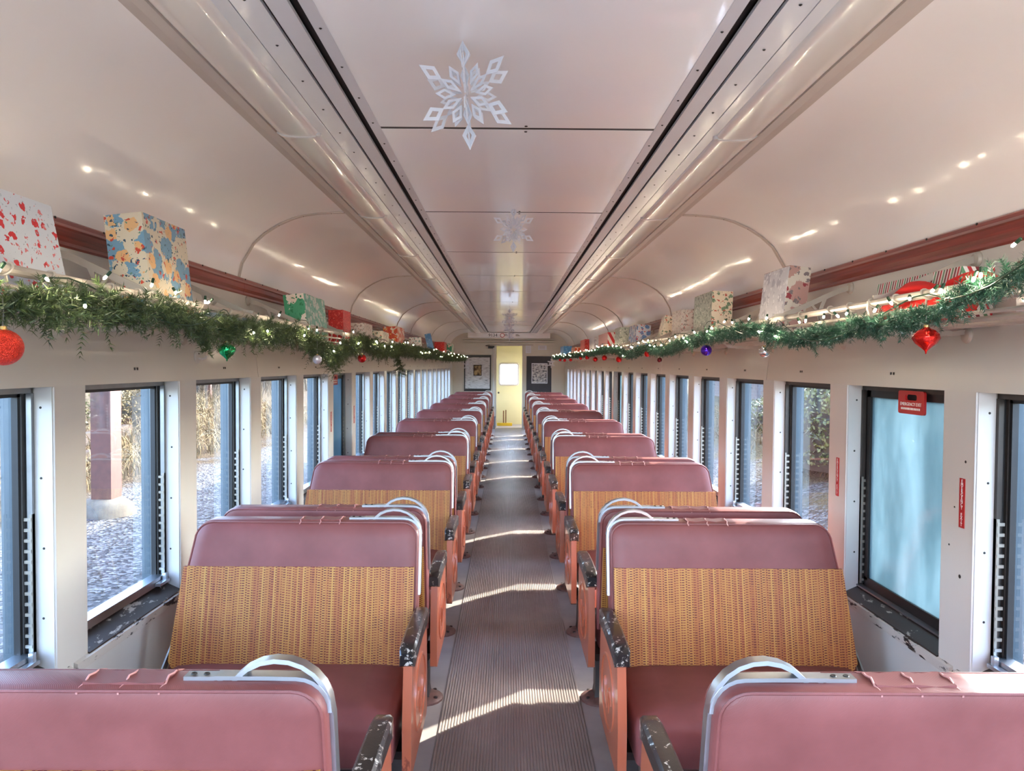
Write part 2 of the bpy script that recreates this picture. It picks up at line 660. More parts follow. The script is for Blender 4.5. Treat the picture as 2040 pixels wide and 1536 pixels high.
SIDE = {-1: 'left', 1: 'right'}
win_n = 0
for s in (-1, 1):
    wall = struct('wall_' + SIDE[s], 'cream painted %s side wall of the coach' % SIDE[s])

    def X(a):
        return s * a

    # wainscot below the sills, in panels
    edges = [Y0] + [y for y in (1.18, 4.13, 6.97, 9.81, 12.65, 15.49)] + [Y1]
    for a, b in zip(edges[:-1], edges[1:]):
        MB().box(*sorted((X(WX), X(WO))), a + 0.001, b - 0.001, -0.12, SILL - 0.012).build('wainscot_panel', 'wall_paint', wall, bevel=0.002, seg=1)
    # letterboard panels, leaning slightly outwards
    for a, b in zip(edges[:-1], edges[1:]):
        poly = [(X(WX), HEAD), (X(WX + 0.05), 1.985), (X(WO), 1.985), (X(WO), HEAD)]
        pn = MB().prism_y(poly, a + 0.003, b - 0.003).build('letterboard_panel', 'wall_paint', wall, bevel=0.001, seg=1)
    # seat number plates on the letterboard
    m2 = MB()
    for i, yp in enumerate(PIERS):
        yc = yp - 0.35
        if yc < 0.5:
            continue
        xx = WX + 0.05 * (1.578 - HEAD) / 0.46
        for dy in (-0.010, 0.010):
            m2.box(*sorted((X(xx - 0.0015), X(xx + 0.002))), yc + dy - 0.005, yc + dy + 0.005, 1.573, 1.583)
    pl = m2.build('rivets', 'screw_dark', wall, smooth=0)
    pl['kind'] = 'stuff'
    # piers with a painted jamb strip
    for yp in PIERS:
        pr = MB().box(*sorted((X(WX), X(WO))), yp + 0.006, min(yp + PIERW, Y1), SILL - 0.01, HEAD + 0.001).build('pier_panel', 'wall_paint', wall, bevel=0.005, seg=2)
        js = MB().box(*sorted((X(WX + 0.003), X(WX + 0.058))), yp - 0.002, yp + 0.0055, SILL + 0.01, HEAD - 0.001).build('jamb_strip', 'jamb_paint', pr, bevel=0.0015, seg=1)
        MB().box(*sorted((X(WX + 0.116), X(WO + 0.004))), yp - 0.001, yp + PIERW + 0.001 if yp + PIERW < 17.8 else yp + PIERW, SILL + 0.03, HEAD - 0.001).build('outer_post', 'slate_metal', pr, bevel=0.002, seg=1)
        if yp > 0.5:
            MB().tube([(X(WX + 0.002), yp + 0.006, SILL + 0.01), (X(WX + 0.002), yp + 0.006, HEAD - 0.002)], 0.0045, 6).build('corner_bead', 'jamb_paint', pr)
        if yp > 1.0:
            m2 = MB()
            for z in (0.80, 1.02, 1.24, 1.46):
                jx = X(WX + 0.036 + 0.004 * math.sin(z * 37 + yp * 5))
                m2.lathe([(0.0042, 0), (0.0030, -0.002), (0.0001, -0.0025)], (jx, yp - 0.002, z), 8, 'y')
            sc_ = m2.build('jamb_screws', 'screw_dark', pr)
            sc_['kind'] = 'stuff'
        if yp + PIERW < Y1:
            MB().box(*sorted((X(WX + 0.003), X(WX + 0.058))), yp + PIERW + 0.0005, yp + PIERW + 0.006, SILL + 0.01, HEAD - 0.001).build('jamb_strip', 'jamb_paint', pr, bevel=0.0015, seg=1)
    # solid wall from the last pier to the bulkhead
    MB().box(*sorted((X(WX), X(WO))), PIERS[-1] + PIERW, Y1, SILL - 0.01, HEAD + 0.001).build('end_panel', 'end_wall', wall, smooth=0)
    # inner sill ledge, chipped
    for i, yp in enumerate(PIERS[1:]):
        q0, q1 = PIERS[i] + PIERW, yp
        poly = [(X(WX - 0.012), SILL - 0.035), (X(WX - 0.014), SILL - 0.004), (X(WX + 0.004), SILL + 0.002), (X(WX + 0.004), SILL - 0.035)]
        MB().prism_y(poly, q0 - 0.08, q1 + 0.07).build('sill_nosing', 'ledge_chipped', wall, smooth=0)

    # chipped paint spots on the near right piers
    if s > 0:
        for (cy, cz, r_) in ((2.335, 0.925, 0.007), (2.318, 1.30, 0.005), (2.395, 1.015, 0.004), (2.37, 1.145, 0.003)):
            MB().lathe([(r_, 0.0), (r_ * 0.8, -0.0008), (0.0001, -0.001)], (X(WX - 0.0002), cy, cz), 7, 'x').build('paint_chip', 'screw_dark', wall)
    # ---- windows
    for i, yp in enumerate(PIERS[1:]):
        q0, q1 = PIERS[i] + PIERW, yp
        win_n += 1
        em = is_emerg(s, q0)
        w = struct('window_%d' % win_n, ('fogged emergency exit window' if em else 'metal framed coach window') + ' in the %s wall' % SIDE[s])
        # sloping sill
        poly = [(X(WX - 0.006), SILL - 0.006), (X(WX - 0.006), SILL + 0.004), (X(1.525), SILL + 0.045), (X(WO + 0.02), SILL + 0.03), (X(WO + 0.02), SILL - 0.006)]
        MB().prism_y(poly, q0 + 0.0005, q1 - 0.0005).build('sill', 'sill_worn', w, smooth=0)
        fm = 'bronze_frame' if (s > 0) else 'steel_frame'
        xa, xb = WX + 0.062, WX + 0.115
        zt, zb = HEAD - 0.002, SILL + 0.04
        ft = 0.028
        # fixed frame in two colours: outer guide and black gasket
        MB().box(*sorted((X(xa), X(xb))), q0 + 0.006, q1 - 0.003, zt - 0.018, zt).build('head_rail', fm, w, bevel=0.002, seg=1)
        MB().box(*sorted((X(xa - 0.004), X(xa + 0.012))), q1 - 0.016, q1 - 0.003, zb, zt - 0.018).build('guide_rail', fm, w, bevel=0.001, seg=1)
        MB().box(*sorted((X(xa + 0.022), X(xb))), q1 - 0.022, q1 - 0.003, zb, zt - 0.018).build('guide_rail', fm, w, bevel=0.001, seg=1)
        MB().box(*sorted((X(xa), X(xb))), q0 + 0.006, q0 + 0.02, zb, zt - 0.018).build('guide_rail', fm, w, bevel=0.001, seg=1)
        if em:
            g = 0.030
            zs0 = SILL + 0.07
            fr = MB()
            fr.box(*sorted((X(xa + 0.012), X(xa + 0.034))), q0 + 0.02, q1 - 0.022, zt - 0.018 - g, zt - 0.018)
            fr.box(*sorted((X(xa + 0.012), X(xa + 0.034))), q0 + 0.02, q1 - 0.022, zs0 - g, zs0 + g * 0.4)
            fr.box(*sorted((X(xa + 0.012), X(xa + 0.034))), q0 + 0.02, q0 + 0.02 + g, zs0, zt - 0.018)
            fr.box(*sorted((X(xa + 0.012), X(xa + 0.034))), q1 - 0.022 - g, q1 - 0.022, zs0, zt - 0.018)
            fr.build('gasket', 'rubber_black', w, bevel=0.003, seg=1)
            MB().box(*sorted((X(xa + 0.020), X(xa + 0.026))), q0 + 0.03, q1 - 0.032, zs0, zt - 0.03).build('glass_pane', 'fogged_plastic', w, smooth=0)
            MB().box(*sorted((X(xa - 0.012), X(xa + 0.03))), q0 + 0.01, q1 - 0.005, zb - 0.005, zs0 - g + 0.002).build('bottom_rail', 'steel_frame', w, bevel=0.003, seg=1)
        else:
            # sliding sash: rounded inner corner frame
            ya, yb, za, zc = q0 + 0.02, q1 - 0.022, zb + 0.004, zt - 0.018
            st = 0.012
            fr = MB()
            fr.box(*sorted((X(xa + 0.026), X(xa + 0.046))), ya, yb, zc - st, zc)
            fr.box(*sorted((X(xa + 0.026), X(xa + 0.046))), ya, ya + st, za, zc)
            fr.box(*sorted((X(xa + 0.026), X(xa + 0.046))), yb - st, yb, za, zc)
            fr.build('sash_frame', 'rubber_black', w, bevel=0.002, seg=1)
            MB().box(*sorted((X(xa - 0.006), X(xa + 0.046))), ya, yb, za, za + 0.032).build('bottom_rail', 'aluminium', w, bevel=0.004, seg=2)
            MB().box(*sorted((X(xa + 0.034), X(xa + 0.039))), ya + 0.008, yb - 0.008, za + 0.028, zc - 0.008).build('glass_pane', 'glass', w, smooth=0)
            if yp > 1.2:
                # latch pin and pull at the far lower corner
                m2 = MB()
                m2.box(*sorted((X(xa - 0.03), X(xa - 0.008))), yb - 0.09, yb - 0.005, za + 0.004, za + 0.016)
                m2.box(*sorted((X(xa - 0.024), X(xa - 0.010))), yb - 0.030, yb - 0.014, za + 0.010, za + 0.044)
                m2.build('sash_latch', 'aluminium', w, bevel=0.002, seg=1)
        if yp > 1.2 and yp < 12:
            # notched stop rail on the far jamb
            m2 = MB()
            m2.box(*sorted((X(xa - 0.004), X(xa + 0.004))), q1 - 0.020, q1 - 0.004, SILL + 0.05, 1.13)
            z = SILL + 0.06
            while z < 1.12:
                m2.box(*sorted((X(xa - 0.003), X(xa + 0.019))), q1 - 0.022, q1 - 0.012, z, z + 0.010)
                z += 0.033
            nr = m2.build('notched_rail', 'hinge_metal', w, smooth=0)
            nr['kind'] = 'stuff'
            MB().box(*sorted((X(xa + 0.004), X(xa + 0.022))), q1 - 0.010, q1 - 0.0035, SILL + 0.05, zt - 0.02).build('slot_backing', 'slot_black', w, smooth=0)

# outer skin and roof (closes the car against the sky and casts its shadow)
RO = [(1.62, 1.99), (1.60, 2.25), (1.45, 2.48), (1.1, 2.66), (0.6, 2.77), (0.0, 2.81)]
ro = RO + [(-x, z) for x, z in RO[-2::-1]]
roof = struct('roof', 'dark metal coach roof')
mb = MB()
outer = ro
inner = [(x * 0.985, z - 0.03) for x, z in ro]
mb.prism_y(outer + inner[::-1], Y0, 21.2)
mb.build('roof_shell', 'roof_metal', roof)

# maroon moulding along both sides
for n_, s in ((1, -1), (2, 1)):
    tr = struct('trim_%d' % n_, 'stained maroon wooden moulding along the %s wall' % SIDE[s])
    prof = [(1.56, 1.978), (1.487, 1.978), (1.480, 1.984), (1.484, 1.996), (1.480, 2.004), (1.476, 2.012), (1.478, 2.036), (1.474, 2.042), (1.480, 2.050),
            (1.486, 2.054), (1.492, 2.068), (1.500, 2.074), (1.56, 2.074)]
    ee = [Y0, 1.18, 4.02, 6.86, 9.69, 12.5, 15.4, Y1]
    for a, b in zip(ee[:-1], ee[1:]):
        MB().prism_y([(s * x_, z_) for x_, z_ in prof], a + 0.0008, b - 0.0008).build('moulding', 'trim_wood', tr, smooth=20)
    m2 = MB()
    y = 0.95
    while y < 12:
        m2.lathe([(0.005, 0), (0.004, -0.003 * s), (0.0001, -0.004 * s)], (s * 1.492, y, 2.068), 8, 'x')
        y += 0.284
    o = m2.build('moulding_screws', 'screw_dark', tr)
    o['kind'] = 'stuff'

# ------------------------------------------------------------------ ceiling
ce = struct('ceiling', 'glossy off-white panelled coach ceiling with grey light channels')
yy = sorted([Y0] + [v for v in SEAMS if Y0 < v < Y1] + [Y1])
for a, b in zip(yy[:-1], yy[1:]):
    if b - a > 0.02:
        MB().box(-0.488, 0.488, a + 0.012, b - 0.012, CEIL, CEIL + 0.012).build('ceiling_panel', 'ceiling_paint', ce, bevel=0.0012, seg=1)
MB().box(-0.5, 0.5, Y0, Y1, CEIL + 0.012, CEIL + 0.02).build('ceiling_backing', 'slot_black', ce, smooth=0)
simple('seam_brown', (44, 34, 28), 0.6, var=0.1)
for v in SEAMS:
    MB().box(-0.488, 0.488, v - 0.0125, v + 0.0125, CEIL + 0.0015, CEIL + 0.0105).build('seam_strip', 'seam_brown', ce, smooth=0)
m2 = MB()
for v in SEAMS:
    if 0.5 < v < 12:
        for xx in (0.03,):
            for dy in (-0.03, 0.03):
                m2.lathe([(0.006, 0), (0.005, -0.002), (0.0001, -0.003)], (xx, v + dy, CEIL), 8)
o = m2.build('panel_screws', 'screw_dark', ce)
o['kind'] = 'stuff'
for s in (-1, 1):
    rr = [Y0] + RINGS + [Y1]
    for a, b in zip(rr[:-1], rr[1:]):
        pr = [(s * x_, z_) for x_, z_ in COVE]
        back = [(s * (x_ + 0.01), z_ + 0.014) for x_, z_ in COVE][::-1]
        MB().prism_y(pr + back, a + 0.001, b - 0.001).build('cove_panel', 'cove_paint', ce, smooth=40)
    for v in RINGS:
        if v < 0:
            continue
        m2 = MB()
        pts = [(s * (x_ - 0.003 if x_ > 1.2 else x_), v, z_ - 0.004) for x_, z_ in COVE]
        m2.bar(pts, 0.026, 0.006, (0, 1, 0))
        rg = m2.build('ring_moulding', 'channel_trim', ce)
        m2 = MB()
        for ii in (1, 4, 6, 8):
            px, py, pz = pts[ii]
            m2.lathe([(0.004, 0.0), (0.0001, -0.006)], (px, py, pz - 0.001), 6)
        o = m2.build('moulding_screws', 'screw_dark', rg)
        o['kind'] = 'stuff'
    # light channel: trim, lens, grey rails, black slots
    def stripx(x0, x1, z0, z1, mat, name, th=0.01):
        poly = [(s * x0, z0), (s * x1, z1), (s * x1, z1 + th), (s * x0, z0 + th)]
        return MB().prism_y(poly, Y0, Y1).build(name, mat, ce, bevel=0.001, seg=1)
    stripx(0.932, 0.892, 2.434, 2.424, 'channel_trim', 'outer_rail')
    stripx(0.890, 0.858, 2.422, 2.422, 'channel_trim', 'outer_rail')
    stripx(0.708, 0.668, 2.420, 2.422, 'channel_grey', 'inner_rail')
    stripx(0.666, 0.600, 2.423, 2.428, 'channel_grey', 'inner_rail')
    stripx(0.602, 0.588, 2.440, 2.440, 'slot_black', 'air_slot')
    stripx(0.590, 0.542, 2.428, 2.434, 'channel_grey', 'inner_rail')
    stripx(0.544, 0.516, 2.452, 2.452, 'slot_black', 'air_slot')
    stripx(0.518, 0.486, 2.436, 2.440, 'channel_grey', 'inner_rail')
    stripx(0.94, 0.48, 2.462, 2.462, 'slot_black', 'channel_backing')
    m2 = MB()
    y = 0.9
    while y < 11:
        m2.lathe([(0.0045, 0), (0.0001, -0.003)], (s * 0.502, y, 2.4375), 6)
        m2.lathe([(0.0045, 0), (0.0001, -0.003)], (s * 0.632, y + 0.07, 2.4245), 6)
        y += 0.236
    o = m2.build('rail_screws', 'screw_dark', ce)
    o['kind'] = 'stuff'
    for a, b in zip(yy[:-1], yy[1:]):
        if b - a < 0.02:
            continue
        lensp = [(0.860, 2.434), (0.854, 2.424), (0.838, 2.414), (0.81, 2.409), (0.77, 2.407), (0.735, 2.408), (0.716, 2.411), (0.706, 2.420), (0.704, 2.434)]
        lo = MB().prism_y([(s * x_, z_) for x_, z_ in lensp], a + 0.004, b - 0.004).build('light_diffuser', 'diffuser', ce, smooth=50)
        if b < 12 and b > 0.5:
            m2 = MB()
            m2.bar([(s * x_, b, z_ - 0.002) for x_, z_ in lensp[1:-1]], 0.012, 0.005, (0, 1, 0))
            m2.lathe([(0.013, 0.012), (0.013, -0.002), (0.009, -0.007), (0.0001, -0.008)], (s * 0.710, b, 2.416), 12)
            m2.build('diffuser_clip', 'jamb_paint', ce)

# ------------------------------------------------------------------ end bulkhead, vestibule and door
bw = struct('wall_end', 'cream end bulkhead around the open doorway')
DX0, DX1, DZ = -0.315, 0.345, 2.10
MB().box(-1.6, DX0, Y1, Y1 + 0.06, 0, 2.46).build('bulkhead_panel', 'end_wall', bw, smooth=0)
MB().box(DX1, 1.6, Y1, Y1 + 0.06, 0, 2.46).build('bulkhead_panel', 'end_wall', bw, smooth=0)
MB().box(DX0, DX1, Y1, Y1 + 0.06, DZ, 2.46).build('header_panel', 'end_wall', bw, smooth=0)
MB().box(-1.05, 1.05, Y1 - 0.10, Y1 - 0.002, 2.296, 2.43).build('header_board', 'cove_paint', bw, bevel=0.02, seg=3)
for z0, z1, d in ((2.262, 2.29, 0.08), (2.205, 2.235, 0.07), (2.145, 2.175, 0.05)):
    MB().box(-1.18, 1.18, Y1 - d, Y1 - 0.001, z0, z1).build('header_bar', 'end_wall', bw, bevel=0.008, seg=2)
for a, b in ((DX0 - 0.05, DX0), (DX1, DX1 + 0.05)):
    MB().box(a, b, Y1 - 0.025, Y1 + 0.07, 0, DZ + 0.04).build('door_casing', 'end_wall', bw, bevel=0.004)
MB().box(-0.02, 0.62, Y1 - 0.06, Y1 - 0.03, 2.11, 2.13).build('door_track', 'channel_trim', bw, bevel=0.002)
# lettering on the header board
o = link('number_lettering', text_mesh('9134', 0.115, 'text_black'), bw, (-0.41, Y1 - 0.1015, 2.365), (PI / 2, 0, 0))
m2 = MB()
m2.tube([(-0.17 + 0.05 * math.cos(t), Y1 - 0.102, 2.365 + 0.05 * math.sin(t)) for t in np.linspace(0, 2 * PI, 24, endpoint=False)], 0.008, 6, closed=True)
m2.build('round_emblem', 'label_red', bw)
m2 = MB()
for sx, x0_ in ((-1, -0.07), (1, 0.22)):
    m2.prism_x([(0, 0)], 0, 0) if False else None
    for kk in range(3):
        m2.box(x0_ - 0.05, x0_ + 0.06 - 0.02 * kk, Y1 - 0.1025, Y1 - 0.1, 2.35 + 0.016 * kk, 2.358 + 0.016 * kk)
m2.build('emblem_wings', 'text_black', bw, smooth=0)
# vestibule beyond
vw = struct('wall_vestibule', 'yellow vestibule beyond the doorway')
YV = 19.75
for sx_ in (-1, 1):
    for z0, z1 in ((0, 0.85), (2.0, 2.46)):
        MB().box(*sorted((sx_ * 1.54, sx_ * 1.6)), Y1 + 0.06, YV, z0, z1).build('vestibule_side', 'door_yellow', vw, smooth=0)
MB().box(-1.6, 1.6, Y1, YV + 0.1, 2.46, 2.5).build('vestibule_ceiling', 'door_yellow', vw, smooth=0)
WXa, WXb, WZa, WZb = -0.245, 0.265, 1.07, 1.65
for bx in ((-1.6, -0.36, 0, 2.46), (0.40, 1.6, 0, 2.46), (-0.36, 0.40, 2.16, 2.46)):
    MB().box(bx[0], bx[1], YV, YV + 0.06, bx[2], bx[3]).build('vestibule_wall', 'door_yellow', vw, smooth=0)
dr = struct('door_1', 'yellow end door with a rounded window')
m2 = MB()
for bx in ((-0.36, WXa, 0, 2.16), (WXb, 0.40, 0, 2.16), (WXa, WXb, 0, WZa), (WXa, WXb, WZb, 2.16)):
    m2.box(bx[0], bx[1], YV + 0.005, YV + 0.05, bx[2], bx[3])
m2.build('door_leaf', 'door_yellow', dr, smooth=0)


def rrect(x0, x1, z0, z1, r, n=5):
    pts = []
    for cx, cz, a0 in ((x1 - r, z0 + r, -PI / 2), (x1 - r, z1 - r, 0), (x0 + r, z1 - r, PI / 2), (x0 + r, z0 + r, PI)):
        for k in range(n + 1):
            a = a0 + PI / 2 * k / n
            pts.append((cx + r * math.cos(a), cz + r * math.sin(a)))
    return pts


m2 = MB()
m2.tube([(x_, YV, z_) for x_, z_ in rrect(WXa, WXb, WZa, WZb, 0.06)], 0.022, 8, closed=True)
m2.build('window_gasket', 'channel_trim', dr)
MB().box(WXa, WXb, YV + 0.02, YV + 0.026, WZa, WZb).build('glass_pane', 'glass', dr, smooth=0)
for z in (0.98, 0.91, 1.95):
    MB().box(-0.36, 0.40, YV - 0.004, YV + 0.006, z, z + 0.012).build('door_bead', 'door_yellow', dr, smooth=0)
m2 = MB()
m2.lathe([(0.022, 0), (0.022, -0.02), (0.012, -0.03), (0.012, -0.05), (0.026, -0.06), (0.0001, -0.075)], (-0.27, YV, 0.86), 12, 'y')
m2.build('door_knob', 'bronze_frame', dr)

# things at the end of the car
t = thing('grab_pole', 'white vertical grab pole beside the end doorway', 'pole', (-0.385, Y1 - 0.10, 0))
MB().tube([(0, 0, 0), (0, 0, 2.05)], 0.019, 10).build('pole', 'jamb_paint', t)
MB().lathe([(0.05, 0), (0.05, 0.01), (0.022, 0.02)], (0, 0, 0), 12).build('flange', 'steel_frame', t)
t = thing('waste_bin', 'small grey waste bin standing left of the end doorway', 'bin', (-0.40, Y1 - 0.36, 0))
MB().loft([[(x_ * k, y_ * k, z_) for x_, y_ in ((-0.07, -0.07), (0.07, -0.07), (0.07, 0.07), (-0.07, 0.07))] for k, z_ in ((0.85, 0.0), (1.0, 0.30))]).build('body', 'bin_grey', t, bevel=0.008)
MB().box(-0.078, 0.078, -0.078, 0.078, 0.29, 0.315).build('rim', 'bin_grey', t, bevel=0.006)
t = thing('floor_stand', 'yellow floor stand with an upright brown handle in the doorway', 'stand', (-0.10, 19.3, 0))
MB().box(-0.2, 0.2, -0.06, 0.06, 0.0, 0.075).build('base', 'yellow_plastic', t, bevel=0.012)
MB().box(-0.045, -0.015, -0.015, 0.015, 0.07, 0.40).build('handle', 'brown_wood', t, bevel=0.004)
MB().box(0.015, 0.045, -0.015, 0.015, 0.07, 0.42).build('handle', 'brown_wood', t, bevel=0.004)
t = thing('door_closer', 'black door closer fixed above left of the end doorway', 'door closer', (-0.44, Y1 - 0.04, 2.06))
MB().box(-0.09, 0.07, -0.03, 0.038, -0.03, 0.03).build('body', 'frame_black', t, bevel=0.006)
MB().bar([(0.02, -0.035, 0.02), (-0.16, -0.06, 0.04), (-0.05, -0.02, 0.06)], 0.012, 0.012, (0, 1, 0)).build('arm', 'frame_black', t)

# birch plank notice board on the left, dark board on the right
q = NT('birch_print')
co = q.coord((2.2, 1, 22))
f = q.noise(3.2, 4, 0.6, co)
q.p(Base_Color=q.ramp(f, [(0.36, lin((60, 58, 58))), (0.43, lin((196, 198, 200))), (0.7, lin((226, 228, 230)))]), Roughness=0.7)
MATS['birch_print'] = q.m
t = thing('notice_board', 'black framed board papered in white birch planks, left of end door', 'board', (-0.80, Y1 - 0.012, 1.40))
MB().box(-0.345, 0.345, -0.008, 0.010, -0.47, 0.46).build('backing', 'frame_black', t, bevel=0.003)
MB().box(-0.315, 0.315, -0.0105, -0.007, -0.40, 0.40).build('birch_paper', 'birch_print', t, smooth=0)
t = thing('framed_picture', 'small framed sepia picture hung on the birch plank board', 'picture', (-0.80, Y1 - 0.025, 1.47))
MB().box(-0.105, 0.105, -0.012, 0.001, -0.14, 0.14).build('frame', 'frame_black', t, bevel=0.004)
q = NT('sepia_print')
q.p(Base_Color=q.ramp(q.noise(9, 3, 0.5, q.coord()), [(0.42, lin((74, 54, 38))), (0.6, lin((186, 160, 112)))]), Roughness=0.6)
MATS['sepia_print'] = q.m
MB().box(-0.088, 0.088, -0.0145, -0.011, -0.122, 0.122).build('print', 'sepia_print', t, smooth=0)
t = thing('dark_board', 'dark grey notice board right of the end door', 'board', (0.775, Y1 - 0.012, 1.37))
MB().box(-0.32, 0.32, -0.008, 0.010, -0.47, 0.47).build('panel', 'board_dark', t, bevel=0.004)
q = NT('poster_print')
co = q.coord((9, 1, 16))
f = q.noise(1.6, 3, 0.6, co)
q.p(Base_Color=q.ramp(f, [(0.40, lin((66, 66, 76))), (0.47, lin((176, 178, 184))), (0.6, lin((216, 216, 214)))]), Roughness=0.5)
MATS['poster_print'] = q.m
t = thing('poster', 'grey and white printed poster on the dark board', 'poster', (0.79, Y1 - 0.022, 1.40))
MB().box(-0.205, 0.205, -0.003, 0.001, -0.26, 0.26).build('sheet', 'paper_white', t, smooth=0)
MB().box(-0.185, 0.185, -0.0045, -0.0025, -0.235, 0.235).build('print', 'poster_print', t, smooth=0)
for i, (px, pz, w_, h_) in enumerate(((0.50, 2.02, 0.07, 0.10), (0.86, 2.06, 0.11, 0.055))):
    t = thing('notice_sheet', ('small upright' if i == 0 else 'small wide') + ' paper notice taped above the dark board', 'notice', (px, Y1 - 0.004, pz))
    MB().box(-w_, w_, -0.003, 0.001, -h_, h_).build('sheet', 'paper_white', t, smooth=0)
    m2 = MB()
    for k in range(3):
        m2.box(-w_ * 0.7, w_ * 0.6, -0.0042, -0.0028, -h_ * 0.5 + k * h_ * 0.5 - 0.006, -h_ * 0.5 + k * h_ * 0.5 + 0.006)
    m2.build('print_lines', 'channel_trim', t, smooth=0)['kind'] = 'stuff'

# ------------------------------------------------------------------ seats
BT, BH = 0.105, 0.0


def seat_outline(n=6):
    """face outline of the back, x towards +aisle, z up; aisle edge at +0.475, wall edge at -0.47"""
    pts = [(-0.47, 0.425), (0.475, 0.425)]
    r = 0.062
    xr, zt = 0.475, 0.985
    for k in range(n + 1):
        a = PI / 2 * k / n
        pts.append((xr - r + r * math.cos(a), zt - r + r * math.sin(a)))
    r2 = 0.075
    xl = -0.405
    for k in range(n + 1):
        a = PI / 2 + PI / 2 * k / n
        pts.append((xl + r2 + r2 * math.cos(a), zt - r2 + r2 * math.sin(a)))
    pts.append((-0.425, 0.80))
    pts.append((-0.452, 0.62))
    return pts


def inset(pts, d):
    n = len(pts)
    out = []
    for i in range(n):
        p0, p1, p2 = (Vector((*pts[(i + j) % n], 0)) for j in (-1, 0, 1))
        e1 = (p1 - p0).normalized()
        e2 = (p2 - p1).normalized()
        n1 = Vector((-e1.y, e1.x, 0))
        n2 = Vector((-e2.y, e2.x, 0))
        b = (n1 + n2)
        b = b / max(b.dot(n1), 0.5) if b.length > 1e-6 else n1
        q_ = p1 + b * d
        out.append((q_.x, q_.y))
    return out


LEAN0, LEANK = 0.152, 0.19   # front face y at z=0.43 and slope


def fy(z):
    return LEAN0 + (z - 0.43) * LEANK


